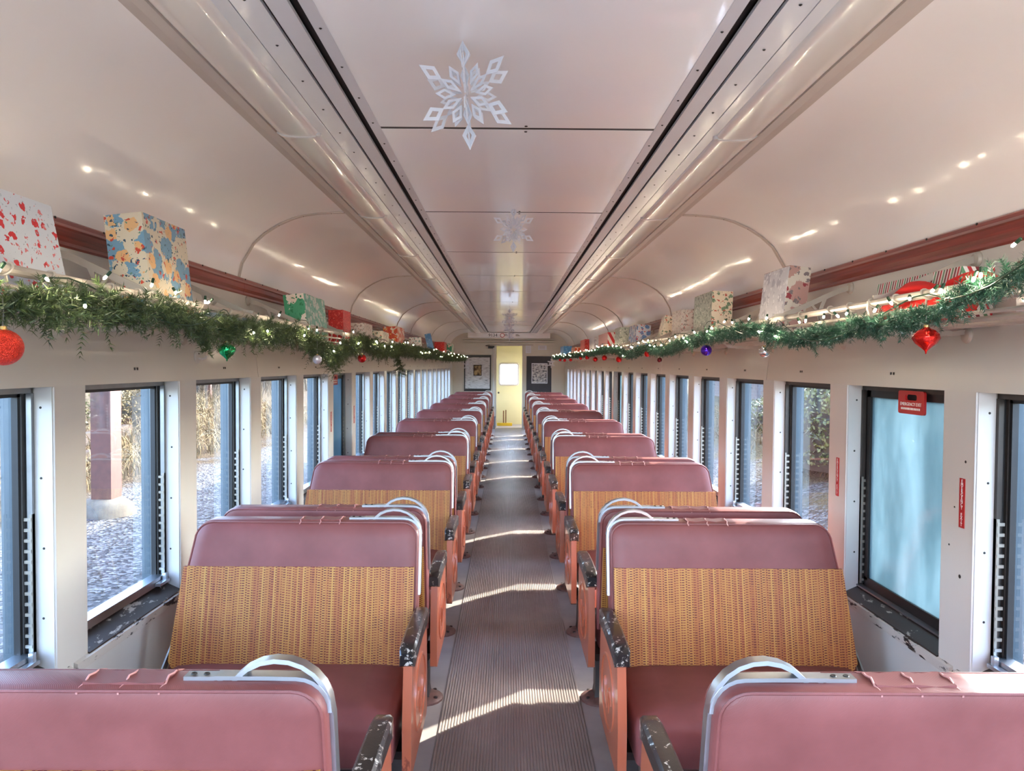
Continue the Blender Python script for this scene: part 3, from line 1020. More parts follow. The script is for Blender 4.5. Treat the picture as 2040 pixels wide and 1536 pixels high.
def make_seat(mir):
    root = thing('coach_seat', 'seat', 'seat')

    def mm(mb):
        if mir:
            mb.v = [(-a, b, c) for a, b, c in mb.v]
        return mb
    out = seat_outline()
    # back cushion
    lo = []
    for d, t_ in ((0.06, -0.004), (0.018, 0.0), (0.004, 0.008), (0.0, 0.022), (0.0, BT - 0.022), (0.004, BT - 0.008), (0.018, BT), (0.06, BT + 0.004)):
        lo.append([(x_, fy(z_) + t_, z_) for x_, z_ in inset(out, d)])
    bk = mm(MB().loft(lo)).build('backrest', 'seat_vinyl', root, smooth=50)
    # piping round both faces
    for t_ in (0.006, BT - 0.006):
        po = inset(out, 0.006)[1:]
        mm(MB().tube([(x_, fy(z_) + t_, z_) for x_, z_ in po], 0.0035, 5)).build('piping', 'seat_vinyl', bk)
    # rattan panels front and back
    zs = 0.815
    for t0, sg in ((-0.0085, -1), (BT + 0.0085, 1)):
        m2 = MB()
        prof = [(-0.428, zs), (-0.448, 0.62), (-0.462, 0.47), (-0.44, 0.437), (0.44, 0.437), (0.462, 0.47), (0.462, zs)]
        front = [(x_, fy(z_) + t0, z_) for x_, z_ in prof]
        rear = [(x_, fy(z_) + (0.004 if sg < 0 else BT - 0.004), z_) for x_, z_ in prof]
        m2.loft([front, rear])
        mm(m2).build('rattan_panel', 'rattan', bk, smooth=30)
    # seat cushion
    cz = 0.455
    m2 = MB()
    lo = []
    base = [(-0.455, -0.285), (0.455, -0.285), (0.455, 0.175), (-0.455, 0.175)]
    for g, z_ in ((0.02, 0.29), (0.0, 0.31), (0.0, cz - 0.035), (0.008, cz - 0.015), (0.03, cz), (0.12, cz + 0.012)):
        x0, x1, y0, y1 = -0.455 + g, 0.455 - g, -0.285 + g, 0.175 - g * 0.3
        r = 0.03
        lo.append([(a, b, z_) for a, b in rrect(x0, x1, y0, y1, r, 3)])
    mm(m2.loft(lo)).build('seat_cushion', 'seat_vinyl', root, smooth=50)
    mm(MB().box(-0.43, 0.42, -0.22, 0.16, 0.235, 0.30)).build('seat_frame', 'seat_iron', root, bevel=0.006)
    # aisle end panel, armrest
    po = [(-0.235, 0.255), (-0.215, 0.243), (0.215, 0.243), (0.235, 0.255), (0.24, 0.40), (0.225, 0.52), (0.205, 0.625), (-0.205, 0.625), (-0.225, 0.52), (-0.24, 0.40)]
    pn = mm(MB().prism_x(po, 0.482, 0.512)).build('end_panel', 'orange_wood', root, bevel=0.004)
    m2 = MB()
    m2.tube([(0.512, 0.15 * math.cos(a), 0.43 + 0.125 * math.sin(a)) for a in np.linspace(0, 2 * PI, 24, endpoint=False)], 0.006, 6, closed=True)
    mm(m2).build('carved_oval', 'orange_wood', pn)
    m2 = MB()
    for sg in (-1, 1):
        m2.tube([(0.512, sg * (0.02 + 0.06 * u), 0.36 + 0.10 * math.sin(u * 2.6)) for u in np.linspace(0, 1, 8)], [0.002, 0.006, 0.009, 0.010, 0.009, 0.007, 0.005, 0.002], 6)
    mm(m2).build('carved_scroll', 'orange_wood', pn)
    m2 = MB()
    lo = []
    for y_, zt_, zb_, w_ in ((-0.222, 0.652, 0.612, 0.021), (-0.205, 0.664, 0.602, 0.026), (-0.16, 0.668, 0.618, 0.028), (0.0, 0.672, 0.624, 0.028), (0.16, 0.668, 0.618, 0.028), (0.205, 0.664, 0.602, 0.026), (0.222, 0.652, 0.612, 0.021)):
        lo.append([(0.494 - w_, y_, zb_), (0.494 + w_, y_, zb_), (0.494 + w_, y_, zt_ - 0.008), (0.494 + w_ - 0.008, y_, zt_), (0.494 - w_ + 0.008, y_, zt_), (0.494 - w_, y_, zt_ - 0.008)])
    mm(m2.loft(lo)).build('armrest', 'arm_black', root, smooth=40)
    # pedestal on the aisle side, bracket on the wall side
    pd = mm(MB().loft([[(0.43 + a * k, b * k, z_) for a, b in ((-0.03, -0.05), (0.03, -0.05), (0.03, 0.05), (-0.03, 0.05))] for k, z_ in ((1.0, 0.012), (0.8, 0.06), (0.8, 0.20), (1.6, 0.25))])).build('pedestal', 'seat_iron', root, bevel=0.004)
    mm(MB().lathe([(0.085, 0.0), (0.085, 0.01), (0.075, 0.018), (0.045, 0.03)], (0.435, 0, 0.0), 18)).build('floor_flange', 'flange_paint', pd)
    m2 = MB()
    for a in (0.6, 2.2, 3.8, 5.4):
        m2.lathe([(0.009, 0.012), (0.009, 0.026), (0.0001, 0.028)], (0.435 + 0.064 * math.cos(a), 0.064 * math.sin(a), 0), 6)
    mm(m2).build('flange_bolts', 'seat_iron', pd)['kind'] = 'stuff'
    mm(MB().box(-0.50, -0.46, -0.05, 0.05, 0.16, 0.27)).build('wall_bracket', 'seat_iron', root, bevel=0.004)
    mm(MB().bar([(-0.473, -0.02, 0.26), (-0.478, 0.10, 0.40), (-0.474, fy(0.5) + 0.05, 0.50)], 0.006, 0.03, (1, 0, 0))).build('back_link', 'hinge_metal', root)
    mm(MB().bar([(0.468, -0.02, 0.27), (0.477, 0.08, 0.36), (0.477, fy(0.5) + 0.05, 0.50)], 0.006, 0.03, (1, 0, 0))).build('back_link', 'hinge_metal', root)
    # aluminium grab handle on the top aisle corner
    def ty(z_):
        return fy(z_) + BT * 0.5
    path = []
    for z_ in (0.70, 0.78, 0.86, 0.91):
        path.append((0.479, ty(z_), z_))
    cx, cz_ = 0.375, 0.925
    for k in range(1, 11):
        a = PI * 0.86 * k / 10
        path.append((cx + 0.104 * math.cos(a), ty(0.97), cz_ + 0.098 * math.sin(a)))
    path += [(0.262, ty(0.97), 0.990), (0.245, ty(0.97), 0.988), (0.195, ty(0.97), 0.988)]
    hd = mm(MB().bar(path, 0.028, 0.009, (0, 1, 0))).build('grab_handle', 'aluminium', root, bevel=0.003, smooth=50)
    path = []
    for k in range(7):
        a = PI / 2 * k / 6
        path.append((0.475 - 0.062 + 0.066 * math.cos(a), ty(0.97), 0.985 - 0.062 + 0.066 * math.sin(a)))
    path += [(0.36, ty(0.97), 0.990), (0.30, ty(0.97), 0.990), (0.255, ty(0.97), 0.990)]
    mm(MB().bar(path, 0.030, 0.008, (0, 1, 0))).build('handle_base', 'aluminium', hd, bevel=0.002, smooth=50)
    m2 = MB()
    for xx in (0.235, 0.210):
        m2.lathe([(0.0062, 0), (0.005, 0.002), (0.0001, 0.001)], (xx, ty(0.97), 0.9925), 10)
    mm(m2).build('handle_screws', 'screw_dark', hd)['kind'] = 'stuff'
    # stitched repair patch on the top
    m2 = MB()
    lo = []
    for x_ in (0.165, 0.13, 0.09, 0.05, 0.01):
        zz = 0.9875 + 0.002 * math.sin(x_ * 90)
        lo.append([(x_, fy(0.97) + 0.018, zz - 0.006), (x_, fy(0.97) + BT - 0.018, zz - 0.006), (x_, fy(0.97) + BT - 0.022, zz), (x_, fy(0.97) + 0.022, zz)])
    pt = mm(m2.loft(lo)).build('repair_patch', 'seat_vinyl', root, smooth=40)
    m2 = MB()
    for x_ in (0.165, 0.088, 0.01):
        pts = [(x_ + 0.003 * math.sin(k * 2.1), fy(0.95) - 0.001 + (BT + 0.004) * k / 9, 0.962 + 0.029 * math.sin(PI * min(1, max(0, (k + 2.0) / 13)))) for k in range(10)]
        m2.tube(pts, 0.0022, 5)
    mm(m2).build('stitch_thread', 'seat_stitch', pt)['kind'] = 'stuff'
    return root


simple('seat_stitch', (198, 140, 134), 0.6, var=0.1)
seatA = make_seat(False)   # aisle at +x, sitter faces -y
seatB = make_seat(True)    # aisle at -x, sitter faces -y
SX = 0.850
C1 = 2.588
used = {'A': False, 'B': False}
for side in (-1, 1):
    for r in range(0, 18):
        yc = C1 + P * (r - 1)
        facing = (r % 2 == 1)
        kind = 'A' if ((side < 0) == facing) else 'B'
        proto = seatA if kind == 'A' else seatB
        if used[kind]:
            o = copy_tree(proto)
        else:
            o = proto
            used[kind] = True
        o.location = (side * SX, yc, 0)
        o.rotation_euler = (0, 0, 0 if facing else PI)
        o['label'] = 'maroon and rattan seat, %s of aisle, %s row from camera, facing %s' % (
            SIDE[side], ORD[r], 'camera' if facing else 'the end door')
        o['category'] = 'seat'
        o['group'] = 'double seats along the aisle'

# ------------------------------------------------------------------ luggage racks
RX, RZ = 1.15, 1.808     # front rail
for s in (-1, 1):
    rk = thing('luggage_rack', 'grey metal luggage rack along the %s wall above the windows' % SIDE[s], 'rack', (0, 0, 0), group='luggage racks')
    yA, yB = 0.2, 18.2
    MB().tube([(s * RX, yA, RZ), (s * RX, yB, RZ)], 0.0125, 10).build('front_rail', 'rack_grey', rk)
    for xx, zz, r_ in ((1.150, 1.770, 0.006), (1.165, 1.742, 0.006), (1.20, 1.728, 0.0075), (1.245, 1.724, 0.0075), (1.29, 1.724, 0.0075), (1.335, 1.726, 0.0075), (1.38, 1.730, 0.0075), (1.425, 1.734, 0.0075)):
        MB().tube([(s * xx, yA, zz), (s * xx, yB, zz)], r_, 6).build('rod', 'rack_grey', rk)
    k = -2
    proto = None
    while True:
        yb = 3.22 + P * k
        k += 1
        if yb < 0.3:
            continue
        if yb > 18:
            break
        if proto is None:
            m2 = MB()
            # upper arm
            m2.bar([(s * 1.475, 0, 1.952), (s * 1.43, 0, 1.938), (s * 1.30, 0, 1.878), (s * 1.19, 0, 1.828), (s * RX, 0, 1.822)], 0.010, 0.022, (0, 1, 0))
            # brace from the arm down to the rods
            m2.bar([(s * 1.37, 0, 1.905), (s * 1.352, 0, 1.86), (s * 1.350, 0, 1.78), (s * 1.35, 0, 1.722)], 0.009, 0.016, (0, 1, 0))
            m2.bar([(s * 1.31, 0, 1.878), (s * 1.335, 0, 1.85), (s * 1.346, 0, 1.80)], 0.009, 0.010, (0, 1, 0))
            # scalloped lower arm
            pts = []
            for i in range(23):
                u = i / 22
                pts.append((s * (1.462 - 0.30 * u), 0, 1.712 + 0.006 * abs(math.sin(u * PI * 6)) - 0.006 * math.sin(u * PI) + 0.03 * max(0, u - 0.8) / 0.2))
            m2.bar(pts, 0.012, 0.016, (0, 1, 0))
            m2.bar([(s * 1.162, 0, 1.745), (s * 1.145, 0, 1.765), (s * 1.136, 0, 1.79), (s * 1.138, 0, 1.815)], 0.012, 0.012, (0, 1, 0))
            proto = link('bracket', m2.mesh('bracket', 'rack_grey', bevel=0.002, seg=1), rk, (0, yb, 0))
            rm = MB().lathe([(0.026, 0.012), (0.027, 0.0), (0.022, -0.008), (0.012, -0.012), (0.0001, -0.012)], (0, 0, 0), 14, 'x').mesh('rosette', 'rack_grey')
            m2 = MB()
            m2.tube([(s * RX + 0.0150 * math.cos(a), 0.012 * math.sin(a), RZ + 0.0150 * math.sin(a)) for a in np.linspace(0, 2 * PI, 14, endpoint=False)], 0.003, 6, closed=True)
            m2.tube([(s * RX, 0, RZ - 0.014), (s * RX + s * 0.004, 0.01, RZ - 0.03), (s * (RX + 0.01), 0.015, RZ - 0.05), (s * (RX + 0.02), 0.015, RZ - 0.065)], 0.003, 5)
            cm = m2.mesh('rail_ring', 'rack_grey')
            b = proto
        else:
            b = link('bracket', proto.data, rk, (0, yb, 0))
        for zz, xx in ((1.950, 1.482), (1.706, 1.457)):
            o = link('rosette', rm, b, (s * xx, 0, zz))
            if s < 0:
                o.rotation_euler = (0, 0, PI)
        for dy in (-0.30, -0.15, 0.0, 0.15, 0.30):
            if yb < 9:
                link('rail_ring', cm, b, (0, dy, 0))

# ------------------------------------------------------------------ garlands, fairy lights
def spline(ctrl, step=0.02):
    c = np.array(ctrl, float)
    t = np.arange(len(c))
    out = []
    for i in range(len(c) - 1):
        p0, p1, p2, p3 = c[max(i - 1, 0)], c[i], c[i + 1], c[min(i + 2, len(c) - 1)]
        n = max(2, int(np.linalg.norm(p2 - p1) / step))
        for u in np.linspace(0, 1, n, endpoint=False):
            out.append(0.5 * ((2 * p1) + (-p0 + p2) * u + (2 * p0 - 5 * p1 + 4 * p2 - p3) * u * u + (-p0 + 3 * p1 - 3 * p2 + p3) * u ** 3))
    out.append(c[-1])
    return np.array(out)


def needles(path, rad, per_m, seed, nl=0.022, nw=0.0022, clumpy=0.5):
    rng = np.random.default_rng(seed)
    seg = np.linalg.norm(np.diff(path, axis=0), axis=1)
    L = np.concatenate([[0], np.cumsum(seg)])
    N = int(L[-1] * per_m)
    u = np.sort(rng.random(N)) * L[-1]
    idx = np.clip(np.searchsorted(L, u) - 1, 0, len(path) - 2)
    fr = ((u - L[idx]) / np.maximum(seg[idx], 1e-9))[:, None]
    base = path[idx] * (1 - fr) + path[idx + 1] * fr
    tan = path[idx + 1] - path[idx]
    tan /= np.linalg.norm(tan, axis=1)[:, None]
    d = rng.normal(size=(N, 3))
    d -= (d * tan).sum(1)[:, None] * tan * 0.7
    d /= np.linalg.norm(d, axis=1)[:, None]
    clump = 0.75 + clumpy * (np.sin(u * 23 + seed) * np.sin(u * 9.1 + 2 * seed))
    tl = rad * clump * rng.uniform(0.55, 1.15, N) * np.where(rng.random(N) < 0.12, 1.25, 1.0)
    V = []
    K = 11
    base = base + rng.normal(size=(N, 3)) * rad * 0.12
    for k in range(K):
        f = 0.12 + 0.88 * (k + 0.5) / K
        root = base + d * (tl * f)[:, None] - np.array([0, 0, 1]) * (tl * f * f * 0.15)[:, None]
        for j in range(3):
            pr = rng.normal(size=(N, 3))
            pr -= (pr * d).sum(1)[:, None] * d
            pr /= np.linalg.norm(pr, axis=1)[:, None]
            nd = d * 0.75 + pr
            nd /= np.linalg.norm(nd, axis=1)[:, None]
            sd = np.cross(nd, rng.normal(size=(N, 3)))
            sd /= np.linalg.norm(sd, axis=1)[:, None]
            ln = nl * rng.uniform(0.6, 1.15, N)[:, None] * (1.0 - 0.3 * f)
            V.append(np.stack([root - sd * nw / 2, root + sd * nw / 2, root + nd * ln], axis=1).reshape(-1, 3))
    V = np.concatenate(V)
    me = bpy.data.meshes.new('foliage')
    nt_ = len(V) // 3
    me.vertices.add(len(V))
    me.vertices.foreach_set('co', V.astype(np.float32).ravel())
    me.loops.add(len(V))
    me.loops.foreach_set('vertex_index', np.arange(len(V), dtype=np.int32))
    me.polygons.add(nt_)
    me.polygons.foreach_set('loop_start', np.arange(0, len(V), 3, dtype=np.int32))
    me.update(calc_edges=True)
    return me


GL = [(-1.10, 0.7, 1.73), (-1.10, 1.25, 1.735), (-1.10, 1.55, 1.72), (-1.10, 1.80, 1.74), (-1.10, 2.18, 1.752), (-1.10, 2.45, 1.738), (-1.10, 2.78, 1.728), (-1.10, 3.2, 1.742),
      (-1.10, 3.65, 1.745), (-1.10, 4.05, 1.705), (-1.10, 4.32, 1.665), (-1.10, 4.5, 1.655), (-1.10, 4.8, 1.705), (-1.10, 5.3, 1.76), (-1.10, 5.9, 1.735), (-1.10, 6.5, 1.72), (-1.10, 7.3, 1.755),
      (-1.10, 8.5, 1.75), (-1.10, 10.3, 1.755), (-1.10, 13.0, 1.745), (-1.10, 15.5, 1.765), (-1.08, 17.9, 1.775)]
GR = [(1.12, 0.95, 1.84), (1.10, 1.40, 1.83), (1.10, 1.62, 1.81), (1.08, 1.76, 1.775), (1.09, 1.90, 1.745), (1.10, 2.08, 1.733), (1.10, 2.38, 1.727), (1.10, 2.70, 1.712), (1.09, 2.95, 1.722), (1.10, 3.15, 1.745), (1.10, 3.4, 1.775),
      (1.10, 3.8, 1.77), (1.10, 4.2, 1.768), (1.10, 4.7, 1.745), (1.10, 5.3, 1.715), (1.10, 6.0, 1.745), (1.10, 6.8, 1.71), (1.10, 7.6, 1.765), (1.10, 8.7, 1.79), (1.10, 10.5, 1.765), (1.10, 13, 1.78), (1.10, 15.5, 1.79), (1.08, 17.6, 1.79)]
pl = spline(GL)
pr = spline(GR)
drop1 = spline([(-1.10, 4.42, 1.66), (-1.09, 4.45, 1.60), (-1.08, 4.47, 1.555)])
drop2 = spline([(-1.10, 7.0, 1.72), (-1.08, 7.02, 1.63), (-1.06, 7.03, 1.54), (-1.06, 7.03, 1.50)])
drop3 = spline([(-1.10, 2.56, 1.69), (-1.085, 2.56, 1.655), (-1.08, 2.555, 1.63)])
gl = thing('garland', 'bushy olive green pine garland along the left luggage rack', 'garland', (0, 0, 0), group='garlands')
o = link('foliage', needles(pl, 0.088, 380, 3, 0.028, 0.0032, 0.30), gl)
o.data.materials.append(MATS['pine_olive'])
o['kind'] = 'stuff'
for k, (dp, rr_, dn) in enumerate(((drop1, 0.085, 420), (drop2, 0.075, 420), (drop3, 0.035, 260))):
    o = link('hanging_sprig', needles(dp, rr_, dn, 21 + k, 0.024, 0.0026), gl)
    o.data.materials.append(MATS['pine_olive'])
    o['kind'] = 'stuff'
MB().tube([tuple(p) for p in pl[::6]], 0.006, 5).build('stem', 'wire_green', gl)
gr = thing('garland', 'thin tinsel tipped green garland along the right luggage rack', 'garland', (0, 0, 0), group='garlands')
o = link('foliage', needles(pr, 0.052, 360, 5, 0.024, 0.0026, 0.25), gr)
o.data.materials.append(MATS['pine_tinsel'])
o['kind'] = 'stuff'
MB().tube([tuple(p) for p in pr[::6]], 0.006, 5).build('stem', 'wire_green', gr)

bulb_me = MB().lathe([(0.0001, -0.007), (0.003, -0.004), (0.0036, 0.0), (0.003, 0.005), (0.0001, 0.008)], (0, 0, 0), 8).mesh('bulb', 'fairy_bulb')
sock_me = MB().lathe([(0.0035, 0.006), (0.0045, 0.010), (0.0045, 0.020), (0.002, 0.022)], (0, 0, 0), 6).mesh('bulb_socket', 'wire_green')
for s, path, nm, n_b in ((-1, pl, 'olive garland on the left rack', 58), (1, pr, 'tinsel garland on the right rack', 84)):
    lt = thing('fairy_lights', 'string of warm white fairy lights woven through the %s' % nm, 'string lights', (0, 0, 0), group='fairy lights')
    rng = np.random.default_rng(40 + s)
    wp = []
    for i in range(0, len(path), 4):
        p = path[i]
        a = i * 0.11
        wp.append((p[0] - s * 0.02 + s * 0.05 * math.cos(a), p[1], p[2] + 0.02 + 0.05 * math.sin(a * 1.3)))
    MB().tube(wp, 0.002, 4, cap=False).build('wire', 'wire_green', lt)
    for j in range(n_b):
        u = (j + rng.random()) / n_b
        u = u ** 2.1
        i = min(len(path) - 1, int(u * (len(path) - 1)))
        p = path[i]
        a = rng.uniform(-0.5, 3.4)
        rad = 0.075 if s < 0 else 0.055
        loc = (p[0] - s * abs(math.cos(a)) * rad * 0.8, p[1], p[2] + 0.01 + math.sin(a) * rad)
        if loc[1] < 0.6:
            continue
        b = link('bulb', bulb_me, lt, loc, (rng.uniform(-1, 1), rng.uniform(-1, 1), 0))
        link('bulb_socket', sock_me, b)

# ------------------------------------------------------------------ ornaments
def px2(px, py, X_):
    """point at x = X_ on the sight line measured in the photograph"""
    d = fwd + rgt * ((px - 1020) / FPX) - upv * ((py - 768) / FPX)
    c = Vector((-0.03, 0, 1.60))
    return c + d * ((X_ - c.x) / d.x)


def ornament(px, py, r_px, X_, mat, label, shape='ball'):
    p = px2(px, py, X_)
    r = r_px * p.y / FPX
    t = thing('ornament', label, 'ornament', p, (0, 0, random.uniform(0, 3)), 'ornaments on the garlands')
    if shape == 'ball':
        prof = [(max(0.0001, r * math.sin(PI * k / 14)), -r * math.cos(PI * k / 14)) for k in range(15)]
        top = r
    else:   # onion with ribs
        prof = [(0.0001, -1.28 * r), (0.05 * r, -1.22 * r), (0.10 * r, -1.0 * r), (0.34 * r, -0.78 * r), (0.72 * r, -0.45 * r), (0.98 * r, 0.0), (0.92 * r, 0.32 * r), (0.62 * r, 0.62 * r), (0.26 * r, 0.80 * r), (0.17 * r, 0.92 * r)]
        top = 0.9 * r
    m2 = MB().lathe(prof, (0, 0, 0), 24)
    if shape != 'ball':
        m2.v = [(x_ * (1 + 0.07 * math.sin(8 * math.atan2(y_, x_) + 3 * z_ / r)), y_ * (1 + 0.07 * math.sin(8 * math.atan2(y_, x_) + 3 * z_ / r)), z_) for x_, y_, z_ in m2.v]
    m2.build('bauble', mat, t, smooth=60)
    MB().lathe([(0.2 * r, top - 0.04 * r), (0.2 * r, top + 0.16 * r), (0.0001, top + 0.18 * r)], (0, 0, 0), 10).build('cap', 'cap_gold', t)
    hh = max(0.02, 1.735 - p.z - top)
    MB().tube([(0, 0, top + 0.16 * r), (0.002, 0, top + hh * 0.6), (0, 0, top + hh)], 0.0012, 4).build('hook', 'steel_frame', t)


ornament(6, 692, 36, -1.08, 'ball_red_glitter', 'large red glitter ball hanging under the near left garland')
ornament(452, 698, 17.5, -1.09, 'ball_green', 'shiny green onion shaped ornament under the left garland', 'onion')
ornament(632, 716, 9, -1.06, 'ball_pearl', 'pearly white bauble under the left garland sprig')
ornament(721, 714, 8.5, -1.08, 'ball_red', 'shiny red ball under the left garland')
ornament(1845, 674, 25, 1.06, 'ball_red_foil', 'shiny red onion shaped ornament under the right garland', 'onion')
ornament(1523, 701, 11, 1.09, 'ball_silver', 'silver beaded ball under the right garland')
ornament(1407, 698, 11, 1.09, 'ball_purple', 'shiny purple ball under the right garland')
ornament(1314, 717, 5, 1.09, 'ball_dark_red', 'small dark red ball under the right garland')
for i, (a, b, r_) in enumerate(((1290, 705, 6.5), (1233, 716, 6), (1204, 713, 5.3), (1186, 716, 4.8), (1170, 712, 4.4), (1157, 713, 3.8), (1137, 717, 3.2), (1125, 718, 3.0), (1116, 717, 2.8))):
    ornament(a, b, r_, 1.09, 'ball_red', '%s red ball of the row under the far right garland' % ('first', 'second', 'third', 'fourth', 'fifth', 'sixth', 'seventh', 'eighth', 'ninth')[i])

# ------------------------------------------------------------------ hanging paper snowflakes
def flake_wing(R, th=0.0012):
    """flat six-armed paper star in the xz plane with cut-out diamonds"""
    m2 = MB()

    def ring(outer_, inner_):
        n = len(outer_)
        vs = [(x_, -th, z_) for x_, z_ in outer_] + [(x_, -th, z_) for x_, z_ in inner_] + [(x_, th, z_) for x_, z_ in outer_] + [(x_, th, z_) for x_, z_ in inner_]
        fs = []
        for i in range(n):
            j = (i + 1) % n
            fs += [(i, j, n + j, n + i), (2 * n + i, 3 * n + i, 3 * n + j, 2 * n + j), (i, 2 * n + i, 2 * n + j, j), (n + i, n + j, 3 * n + j, 3 * n + i)]
        m2.add(vs, fs)

    def rot2(pts, a):
        return [(x_ * math.cos(a) - z_ * math.sin(a), x_ * math.sin(a) + z_ * math.cos(a)) for x_, z_ in pts]
    for k in range(6):
        a = k * PI / 3
        big = [(0, R), (-0.135 * R, 0.74 * R), (0, 0.52 * R), (0.135 * R, 0.74 * R)]
        cx_, cz_ = 0, 0.745 * R
        small = [(cx_ + (x_ - cx_) * 0.45, cz_ + (z_ - cz_) * 0.45) for x_, z_ in big]
        ring(rot2(big, a), rot2(small, a))
        a2 = a + PI / 6
        big = [(0, 0.60 * R), (-0.10 * R, 0.42 * R), (0, 0.20 * R), (0.10 * R, 0.42 * R)]
        small = [(x_ * 0.5, 0.41 * R + (z_ - 0.41 * R) * 0.5) for x_, z_ in big]
        ring(rot2(big, a2), rot2(small, a2))
        big = [(0, 0.56 * R), (-0.09 * R, 0.36 * R), (0, 0.10 * R), (0.09 * R, 0.36 * R)]
        small = [(x_ * 0.45, 0.35 * R + (z_ - 0.35 * R) * 0.45) for x_, z_ in big]
        ring(rot2(big, a), rot2(small, a))
    return m2.mesh('paper_wing', 'paper_white', smooth=0)


wing = flake_wing(1.0, 0.008)
for i, (px, py, D, R, tilt, rz, nw_, lab) in enumerate((
        (929, 190, 1.92, 0.140, -0.08, 0.35, 3, 'large paper snowflake hanging nearest the camera'),
        (1023, 457, 3.95, 0.125, 0.0, 0.0, 3, 'white paper snowflake hanging second from the camera'),
        (1015, 634, 9.9, 0.125, 0.0, 0.0, 3, 'white paper snowflake hanging third from the camera'),
        (1014, 653, 13.4, 0.125, 0.0, 0.3, 3, 'white paper snowflake hanging fourth from the camera'),
        (1015, 669, 15.6, 0.125, 0.0, 0.5, 3, 'white paper snowflake hanging nearest the end door'),
        (932, 729, 16.6, 0.12, 0.0, 0.2, 2, 'small paper snowflake at the far end of the left garland'),
        (1098, 724, 16.6, 0.11, 0.0, 0.4, 2, 'small paper snowflake at the far end of the right garland'))):
    d = fwd + rgt * ((px - 1020) / FPX) - upv * ((py - 768) / FPX)
    p = Vector((-0.03, 0, 1.60)) + d * (D / d.y)
    t = thing('paper_snowflake', lab, 'snowflake', p, (0, tilt, rz), 'paper snowflakes')
    for k in range(nw_):
        o = link('paper_wing', wing, t, (0, 0, 0), (0, 0, PI * k / nw_ + (0 if k == 0 else 0.15)))
        o.scale = (R, R, R)
    top = (CEIL if i < 5 else 1.78) - p.z
    MB().tube([(0, 0, R * 0.9), (0, 0, max(R, top))], 0.0008, 4).build('hanging_thread', 'thread_grey', t)

# ------------------------------------------------------------------ wrapped gifts on the racks
wrap('wrap_trees', (200, 206, 214), [((200, 44, 50), 26.0, 0.24), ((216, 120, 124), 40.0, 0.16), ((150, 160, 170), 58.0, 0.12)])
wrap('wrap_faces', (204, 194, 172), [((110, 150, 176), 13.0, 0.40), ((214, 170, 120), 13.0, 0.24), ((190, 70, 50), 31.0, 0.17), ((48, 76, 96), 44.0, 0.16), ((90, 130, 110), 60.0, 0.13)])
wrap('wrap_wreath', (236, 226, 212), [((70, 160, 116), 11.0, 0.42), ((232, 214, 196), 12.0, 0.24), ((44, 130, 84), 42.0, 0.22)])
wrap('wrap_teal', (128, 196, 178), [((214, 226, 216), 20.0, 0.34), ((70, 160, 120), 40.0, 0.22)])
wrap('wrap_red', (206, 42, 36), [((226, 92, 76), 44.0, 0.26), ((150, 22, 24), 60.0, 0.22)])
wrap('wrap_slate', (150, 162, 166), [((128, 142, 148), 24.0, 0.3)])
wrap('wrap_cream', (230, 220, 196), [((120, 150, 120), 30.0, 0.26), ((190, 90, 70), 34.0, 0.18), ((60, 66, 60), 52.0, 0.14)])
wrap('wrap_orange', (232, 216, 196), [((214, 84, 48), 16.0, 0.42), ((232, 170, 80), 30.0, 0.22), ((190, 40, 36), 44.0, 0.2)])
wrap('wrap_silver', (214, 214, 220), [((186, 186, 196), 16.0, 0.30), ((236, 236, 240), 34.0, 0.24)])
wrap('wrap_photo', (204, 198, 186), [((178, 140, 132), 9.0, 0.36), ((120, 110, 112), 28.0, 0.22), ((140, 52, 60), 20.0, 0.18)])
wrap('wrap_script', (222, 216, 206), [((170, 160, 150), 46.0, 0.26), ((190, 120, 110), 40.0, 0.16)])
wrap('wrap_blue', (206, 214, 222), [((96, 140, 190), 18.0, 0.36), ((196, 70, 66), 34.0, 0.2)])
wrap('wrap_solid_blue', (70, 140, 200), [((110, 170, 214), 24.0, 0.28)])
wrap('wrap_sage', (176, 186, 172), [((120, 130, 118), 34.0, 0.28), ((226, 226, 216), 40.0, 0.2)])
wrap('wrap_candy', (230, 224, 214), [], 27.0, stripes=[(236, 230, 222), (190, 44, 50), (236, 230, 222), (120, 40, 46), (226, 222, 214), (96, 150, 110)])
wrap('wrap_maroon_stripe', (230, 224, 218), [], 11.0, stripes=[(234, 228, 222), (226, 214, 210), (232, 228, 222), (120, 34, 40)])
wrap('wrap_flag', (200, 44, 46), [], 26.0, stripes=[(204, 40, 44), (204, 40, 44), (236, 226, 220), (236, 226, 220)])


